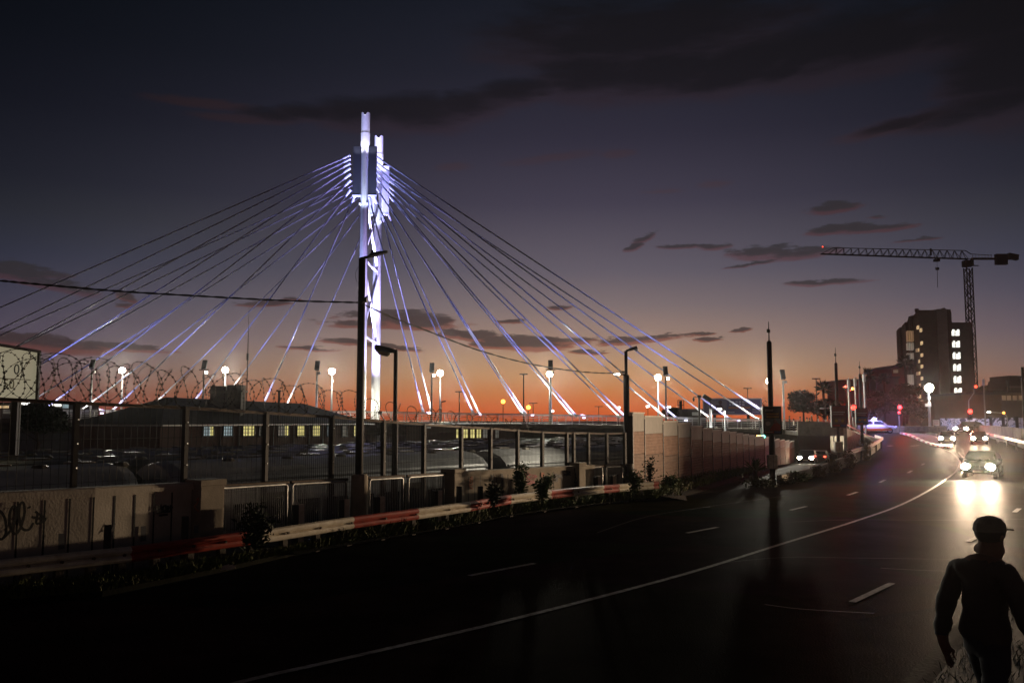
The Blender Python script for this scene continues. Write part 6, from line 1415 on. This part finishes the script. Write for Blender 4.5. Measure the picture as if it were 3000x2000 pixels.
# ------------------------------------------------------------------ trees beyond the bridge
gp = 'trees beyond the bridge'
tree('tree', 'round dark tree behind the right bridge end below a high-mast lamp', 2355, 1240, 1140, 160, 112, 41, 'leaf_dk', 2000, gp, 9)
tree('tree', 'low wide dark tree behind the bridge crowd', 2420, 1245, 1165, 175, 120, 42, 'leaf_dk', 1600, gp, 9)
tree('tree', 'dark low tree on the skyline between noise wall and wide billboard', 1972, 1240, 1192, 170, 92, 43, 'leaf_dk', 1400, gp, 8, .2)
tree('tree', 'narrow pointed dark tree between billboard and tall cellular pole', 2239, 1225, 1158, 180, 26, 44, 'leaf_dk', 500, gp, 5)
palm('palm beside the middle cellular pole', 2414, 1240, 1117, 165, 62, 51, 'palms near the junction')
palm('tall palm left of the flat dark building', 2548, 1235, 1078, 190, 54, 52, 'palms near the junction')
palm('smaller palm right of the tall one on the flat dark building', 2592, 1235, 1092, 195, 50, 53, 'palms near the junction')
palm('big palm silhouetted against the left edge of the tower block', 2658, 1240, 1040, 200, 62, 54, 'palms near the junction')
tree('tree', 'dark tree above the emergency car', 2570, 1262, 1140, 178, 110, 45, 'leaf_dk', 2200, gp, 9, .25)
tree('tree', 'dark tree behind the middle red signal', 2650, 1262, 1120, 185, 110, 46, 'leaf_dk', 2400, gp, 9, .25)
tree('tree', 'low dark tree between the tower foot and middle signal', 2700, 1262, 1180, 172, 70, 47, 'leaf_dk', 1200, gp, 8, .25)
tree('tree', 'dark tree right of the tower block behind the slim pole', 2905, 1180, 1124, 260, 90, 48, 'leaf_dk', 1200, gp, 8, .2)
# ------------------------------------------------------------------ vehicles
def car(label, cat, bodymat, lights_on=True, beacon=False, stripe=None, name='car', k=1.0, tail=False, spots=True):
    t = thing(name, label, cat, (0, 0, 0)); bm_ = bodymat
    xs_ = [-2.16, -2.06, -1.65, -.9, 0, .75, 1.1, 1.75, 2.06, 2.16]; top = [.66, .92, 1.0, .98, .97, .95, .93, .82, .70, .58]; hw = [.68, .78, .85, .87, .88, .88, .87, .83, .75, .62]; bot = [.45, .32, .26, .22, .22, .22, .22, .26, .30, .42]
    rings = []
    for x, z, w, lo in zip(xs_, top, hw, bot): rings.append([Vector((x, y * w, zz)) for y, zz in ((-.86, lo), (-1, lo + .15), (-1, z - .16), (-.9, z - .02), (0, z + .02), (.9, z - .02), (1, z - .16), (1, lo + .15), (.86, lo))])
    b = MB(); b.loft(rings); b.build('body', bm_, t, smooth=False, bevel=.0)
    cab = [(-1.78, .98, .80, .99), (-1.25, .97, .82, 1.36), (-.35, .96, .83, 1.46), (.3, .95, .83, 1.43), (1.08, .93, .82, .95)]
    b = MB(); b.loft([[Vector((x, -w, zb)), Vector((x, -w * .80, zt)), Vector((x, w * .80, zt)), Vector((x, w, zb))] for x, zb, w, zt in cab]); b.build('cabin', bm_, t, smooth=False)
    g = MB(); g.add([Vector((1.02, -.72, 1.0)), Vector((1.02, .72, 1.0)), Vector((.40, .60, 1.405)), Vector((.40, -.60, 1.405))], [(0, 1, 2, 3)]); o_ = Vector((.03, 0, .03)); g.v = [tuple(Vector(v) + o_) for v in g.v]; g.build('windscreen', M['glass_dk'], t)
    g = MB(); g.add([Vector((-1.72, -.70, 1.03)), Vector((-1.72, .70, 1.03)), Vector((-1.30, .60, 1.33)), Vector((-1.30, -.60, 1.33))], [(0, 1, 2, 3)]); g.v = [tuple(Vector(v) + Vector((-.03, 0, .03))) for v in g.v]; g.build('rear_window', M['glass_dk'], t)
    for s in (-1, 1):
        for x0, x1, u0, u1 in ((-1.45, -.42, -1.15, -.42), (-.34, .88, -.34, .34)):
            g = MB(); g.add([Vector((x0, s * .835, 1.03)), Vector((x1, s * .835, 1.02)), Vector((u1, s * .695, 1.37)), Vector((u0, s * .705, 1.36))], [(0, 1, 2, 3)]); g.v = [tuple(Vector(v) + Vector((0, s * .012, 0))) for v in g.v]; g.build('side_window', M['glass_dk'], t)
        m = MB(); m.box((.78, s * .98, 1.02), (.12, .2, .13)); m.build('mirror', bm_, t)
        for x in (-1.32, 1.32):
            w = MB(); w.tube([(x, s * .66, .31), (x, s * .87, .31)], .315, 18); wo = w.build('wheel', M['rubber'], t); r_ = MB(); r_.tube([(x, s * .86, .31), (x, s * .885, .31)], .2, 12); r_.build('rim', M['steel'], wo)
        h = MB(); h.sphere((2.06, s * .60, .66), (.16, .24, .19), 14, 8); h.build('headlight', M['head_on' if lights_on else 'steel_paint'], t)
        h = MB(); h.box((-2.12, s * .66, .78), (.06, .24, .14)); h.build('taillight', M['tail_on' if tail else 'poster_red'], t)
    p_ = MB(); p_.box((2.17, 0, .42), (.02, .5, .11)); p_.build('number_plate', M['rail_white'], t); p_ = MB(); p_.box((2.13, 0, .62), (.04, .7, .12)); p_.build('grille', M['black'], t)
    if beacon:
        p_ = MB(); p_.box((-.1, 0, 1.5), (.28, 1.1, .1)); bo = p_.build('light_bar', M['black'], t)
        p_ = MB(); p_.sphere((-.1, -.1, 1.6), (.17, .55, .12), 14, 8); p_.build('beacon', M['beacon'], bo)
    if stripe:
        for s in (-1, 1):
            p_ = MB(); p_.box((-.1, s * .886, .42), (3.2, .012, .26)); p_.build('stripe', M[stripe], t)
    return t
M['car_dark'] = mat('car_paint_dark', (.035, .045, .035), .25, metal=.3, var=.15, scale=1); M['car_white'] = mat('car_paint_white', (.72, .70, .66), .3, var=.06, scale=1); M['car_black'] = mat('car_paint_black', (.02, .02, .022), .25, var=.1); M['car_grey'] = mat('car_paint_grey', (.12, .12, .12), .3, var=.1)
M['stripe_orange'] = mat('stripe_orange', (.55, .12, .02), .4, var=.1)
def park(t, p, hd, scale=1.0):
    t.location = p; t.rotation_euler = (0, 0, hd); t.scale = (scale,) * 3; W[t.name] = Vector(p)
def headspots(t, p, hd, P1, P2, sc=1.0):
    d = Vector((math.cos(hd), math.sin(hd), 0)); n = Vector((-d.y, d.x, 0))
    for s in (-1, 1):
        q = Vector((2.35, s * .6, .68)); l = spot('headlamp', q, q + Vector((10, s * .2, -.42)), P1, (1, .80, .50), 92, 1.0, .09); l.parent = t
        l = spot('headlamp_spill', q + Vector((.1, 0, .02)), q + Vector((10, 0, 1.3)), P2, (1, .72, .48), 100, 1.0, .3); l.parent = t
g = G(2880, 1397); h1 = math.atan2(-.83, -.56); t = car('dark green car with both headlights blazing, nearest on the bend', 'car', M['car_dark']); park(t, g, h1); headspots(t, g, h1, 3000, 18500)
g = G(2775, 1300); h2 = math.atan2(-.90, -.44); t = car('grey car with glaring headlights behind the traffic island, left of two', 'car', M['car_grey']); park(t, g, h2); headspots(t, g, h2, 500, 3500)
g = G(2868, 1300); t = car('dark car with glaring headlights behind the nearest car, right of two', 'car', M['car_black']); park(t, g, h2); headspots(t, g, h2, 500, 3500)
g = G(2842, 1272); t = car('black high car waiting behind the headlight pair below the right signal', 'car', M['car_black'], lights_on=True); park(t, g, math.atan2(-.6, -.8), 1.25)
g = G(2565, 1268.5); t = car('white emergency car with orange stripe and blue roof beacon crossing the junction', 'emergency car', M['car_white'], lights_on=False, beacon=True, stripe='stripe_orange', name='emergency_car'); park(t, g, math.atan2(-.12, 1), 1.32)
point('beacon_glow', Vector((-.2, -1.3, 2.1)), 1500, (.35, .3, 1.0), .15).parent = t
spot('beacon_sweep', Vector((-.2, -1.2, 1.9)), Vector((1, -8, -.2)), 5000, (.35, .3, 1.0), 100, 1, .1).parent = t
q = P(2366, 1352, 98); t = car('car with white headlights driving up out of the dark underpass', 'car', M['car_black'], name='car'); park(t, Vector((q.x, 98, ramp_z(98) - .02)), math.atan2(-.9, -.4)); headspots(t, q, 0, 200, 60)
q = P(2404, 1352, 104); t = car('car showing red tail lights inside the dark underpass', 'car', M['car_grey'], lights_on=False, tail=True); park(t, Vector((q.x, 104, ramp_z(104) - .02)), math.atan2(.9, .4)); 
# ------------------------------------------------------------------ people
def person_mesh(joints, edges, radii, mats, zsplit, sub=2, root=0):
    me = bpy.data.meshes.new('person'); me.from_pydata(joints, edges, []); o = bpy.data.objects.new('tmp', me); C.objects.link(o)
    sk = o.modifiers.new('s', 'SKIN'); sk.use_smooth_shade = True
    for i, r in enumerate(radii):
        v = me.skin_vertices[0].data[i]; v.radius = r if isinstance(r, tuple) else (r, r); v.use_root = (i == root)
    sb = o.modifiers.new('u', 'SUBSURF'); sb.levels = sub; sb.render_levels = sub
    dg = bpy.context.evaluated_depsgraph_get(); dg.update(); m2 = bpy.data.meshes.new_from_object(o.evaluated_get(dg)); C.objects.unlink(o); bpy.data.objects.remove(o)
    m2.materials.clear()
    for m_ in mats: m2.materials.append(m_)
    for p in m2.polygons: p.material_index = zsplit(p.center); p.use_smooth = True
    return m2
def stand_joints(lean=0.0, arm=.25, fwd=.15):
    J = [(0, 0, .95), (0, .01, 1.12), (0, .01, 1.32), (0, 0, 1.43), (0, .01, 1.51), (0, .035, 1.60), (0, .02, 1.70), (0, 0, 1.745)]
    Rr = [(.155, .11), (.135, .10), (.165, .11), (.11, .085), (.055, .055), (.075, .09), (.085, .10), (.05, .06)]
    E = [(i, i + 1) for i in range(7)]
    for s in (-1, 1):
        b = len(J); J += [(s * .10, 0, .86), (s * .11, .02, .50), (s * .12, -.02, .10), (s * .13, .10, .035)]; Rr += [(.095, .10), (.062, .066), (.042, .048), (.045, .03)]; E += [(0, b), (b, b + 1), (b + 1, b + 2), (b + 2, b + 3)]
        b = len(J); J += [(s * .18, 0, 1.40), (s * .245, .0, 1.13), (s * .25, fwd, .90), (s * .245, fwd + .05, .80)]; Rr += [.062, .047, .036, .03]; E += [(3, b), (b, b + 1), (b + 1, b + 2), (b + 2, b + 3)]
    return J, E, Rr
for k, c in (('cloth_white', (.6, .58, .55)), ('cloth_red', (.4, .05, .05)), ('cloth_yellow', (.45, .35, .12)), ('cloth_brown', (.16, .09, .05)), ('cloth_dark', (.05, .045, .042)), ('cloth_pink', (.4, .22, .2)), ('cloth_blue', (.10, .12, .2)), ('trouser', (.03, .035, .05)), ('skin', (.16, .09, .06)), ('hair', (.012, .010, .009))): M[k] = mat(k, c, .8, var=.2, scale=8)
def zs(p): return 0 if p.z > 1.47 else (1 if p.z > .93 else 2)
cr = [(2313, 1218, 'cloth_dark', 'person in dark top leaning at the bridge railing, leftmost of the crowd'), (2325, 1226, 'cloth_white', 'small person in white at the bridge railing end'), (2344, 1220, 'cloth_brown', 'person in brown at the left end of the solid parapet'), (2364, 1222, 'cloth_yellow', 'person in yellow walking behind the parapet'), (2372, 1224, 'cloth_dark', 'dark-clothed person just right of the yellow one'),
      (2378, 1216, 'cloth_brown', 'tallest person with pale cap behind the parapet'), (2397, 1220, 'cloth_white', 'person in bright white shirt alone mid-parapet'), (2412, 1222, 'cloth_red', 'person in red shirt behind the parapet'), (2420, 1224, 'cloth_pink', 'person in pink right of the red shirt'), (2430, 1222, 'cloth_red', 'person in dark red near the poster box'), (2435, 1225, 'cloth_white', 'person in white closest to the poster box'), (2226, 1225, 'cloth_dark', 'dark figure on the deck left of the black poster box')]
J, E, Rr = stand_joints(); 
for i, (px, py, cl, lab) in enumerate(cr):
    Y = 115.5 + (i % 3) * .7; q = P(px, py, Y); t = thing('person', lab, 'person', (q.x, Y, q.z - 1.76), 'people crossing the bridge end')
    jm = [(x, y + .02 * math.sin(i * 2 + z * 5), z) for x, y, z in J]; m2 = person_mesh(jm, E, Rr, [M['skin'], M[cl], M['trouser']], zs, 1); o = bpy.data.objects.new('body', m2); C.objects.link(o); o.parent = t; t.rotation_euler = (0, 0, [1.57, -1.57, 1.2, -1.3][i % 4])
    W[t.name] = Vector((0, 0, 0)); b = MB(); b.sphere((0, -.005, 1.70), (.10, .115, .085), 10, 6); b.build('cap' if i == 5 else 'hair', M['cloth_white' if i == 5 else 'hair'], t)
t_ = spot('crowd_wash', P(2380, 1120, 106), P(2380, 1228, 115), 260, (1, .9, .75), 80, 1, .3)
# foreground passer-by in a cap, on the bank, seen from behind, head turned right
px_, Yp = 2868, 6.5
def pj():
    J = [(0, 0, .95), (0, .015, 1.12), (0, .03, 1.30), (0, .02, 1.42), (.012, .045, 1.50), (.03, .075, 1.575), (.03, .075, 1.66), (.03, .065, 1.735)]
    Rr = [(.165, .12), (.155, .115), (.185, .12), (.13, .09), (.062, .06), (.078, .088), (.082, .098), (.055, .065)]
    E = [(i, i + 1) for i in range(7)]
    for s, f in ((-1, .16), (1, -.16)):
        b = len(J); J += [(s * .10, .02 + f * .2, .86), (s * .11, .06 + f, .50), (s * .11, -.02 + f * 1.2, .10), (s * .12, .10 + f * 1.2, .035)]; Rr += [(.10, .105), (.068, .07), (.048, .052), (.05, .035)]; E += [(0, b), (b, b + 1), (b + 1, b + 2), (b + 2, b + 3)]
        b = len(J); f = -f; J += [(s * .20, .02, 1.385), (s * .275, .0 + f * .3, 1.10), (s * .27, .06 + f, .87), (s * .26, .09 + f, .80)]; Rr += [(.075, .075), .057, .042, (.032, .045)]; E += [(3, b), (b, b + 1), (b + 1, b + 2), (b + 2, b + 3)]
        hb = b + 3
        for j, (dx, dz, L_) in enumerate(((-.5, 0, .075), (-.2, 0, .085), (.15, 0, .08), (.45, 0, .065), (.8, .035, .055))):
            q = J[hb]; b = len(J); J += [(q[0] + (.0 if j < 4 else -s * .03), q[1] + dx * .045 + .01, q[2] - .045 + dz), (q[0] - s * .012, q[1] + dx * .05 + .015, q[2] - .045 - L_ * .55 + dz), (q[0] - s * .03, q[1] + dx * .045 + .02, q[2] - .045 - L_ + dz)]; Rr += [.011, .0095, .008]; E += [(hb, b), (b, b + 1), (b + 1, b + 2)]
    return J, E, Rr
Jp, Ep, Rp = pj()
q = P(px_, 1508, Yp); z0 = q.z - 1.79; t = thing('person', 'dark silhouetted passer-by in a peaked cap at the bottom right corner', 'person', (q.x, Yp, z0)); W[t.name] = Vector((0, 0, 0))
t.rotation_euler = (0, 0, R(-62))
m2 = person_mesh(Jp, Ep, Rp, [M['skin'], M['cloth_dark'], M['trouser']], lambda p: 0 if (p.z > 1.475 or (abs(p.x) > .2 and p.z < .90)) else (1 if p.z > .93 else 2), 2)
from mathutils import noise as mn
for v in m2.vertices:
    if v.co.z < 1.46 and not (abs(v.co.x) > .2 and v.co.z < .9):
        n_f = mn.noise(Vector((v.co.x * 9, v.co.y * 9, v.co.z * 15))) * .014 + mn.noise(Vector((v.co.x * 24, v.co.y * 24, v.co.z * 30))) * .006
        v.co += v.normal * (n_f + (.012 if v.co.z > .93 else .006))
o = bpy.data.objects.new('body', m2); C.objects.link(o); o.parent = t
b = MB(); HX, HY = .03, .07
b.sphere((HX, HY + .002, 1.672), (.098, .117, .098), 16, 10); b.build('hair', M['hair'], t, smooth=True)
b = MB(); n = 18; rings = []
for z, r_ in ((1.675, 1.05), (1.70, 1.06), (1.735, .98), (1.768, .72), (1.785, .25)): rings.append([Vector((HX + .098 * r_ * math.cos(2 * math.pi * k / n), HY + .118 * r_ * math.sin(2 * math.pi * k / n), z)) for k in range(n)])
b.loft(rings); b.add([Vector((HX - .085, HY + .08, 1.685)), Vector((HX - .06, HY + .19, 1.672)), Vector((HX, HY + .215, 1.668)), Vector((HX + .06, HY + .19, 1.672)), Vector((HX + .085, HY + .08, 1.685)), Vector((HX - .085, HY + .08, 1.697)), Vector((HX - .06, HY + .19, 1.682)), Vector((HX, HY + .215, 1.679)), Vector((HX + .06, HY + .19, 1.682)), Vector((HX + .085, HY + .08, 1.697))], [(0, 1, 2, 3, 4), (9, 8, 7, 6, 5), (0, 5, 6, 1), (1, 6, 7, 2), (2, 7, 8, 3), (3, 8, 9, 4)]); b.build('cap', M['cloth_dark'], t, smooth=False)
b = MB(); b.loft([[Vector((HX - w, HY + y0, z)), Vector((HX, HY + y1, z)), Vector((HX + w, HY + y0, z))] for z, w, y0, y1 in ((1.655, .008, .09, .103), (1.625, .012, .09, .118), (1.605, .017, .088, .122), (1.597, .012, .085, .10))]); b.build('nose', M['skin'], t, smooth=True)
for s in (-1, 1):
    b = MB(); b.sphere((HX + s * .034, HY + .088, 1.650), (.014, .010, .010), 8, 6); b.build('eye', M['rail_white'], t); b = MB(); b.sphere((HX + s * .088, HY + .0, 1.635), (.010, .02, .032), 8, 6); b.build('ear', M['skin'], t)
b = MB(); b.sphere((HX, HY + .092, 1.575), (.024, .010, .008), 8, 5); b.build('mouth', M['poster_skin'], t)
# ------------------------------------------------------------------ thin volume added to imitate lens glow around the lamps
hz = MB(); hz.box((30, 240, 40), (1100, 560, 86))
m = bpy.data.materials.new('glow_haze'); m.use_nodes = True; N = m.node_tree.nodes; N.remove(N['Principled BSDF'])
v = N.new('ShaderNodeVolumePrincipled'); v.inputs['Density'].default_value = .00006; v.inputs['Color'].default_value = (.92, .92, .95, 1); v.inputs['Anisotropy'].default_value = .93
m.node_tree.links.new(v.outputs[0], N['Material Output'].inputs['Volume'])
tag(hz.build('glow_haze', m), kind='stuff')
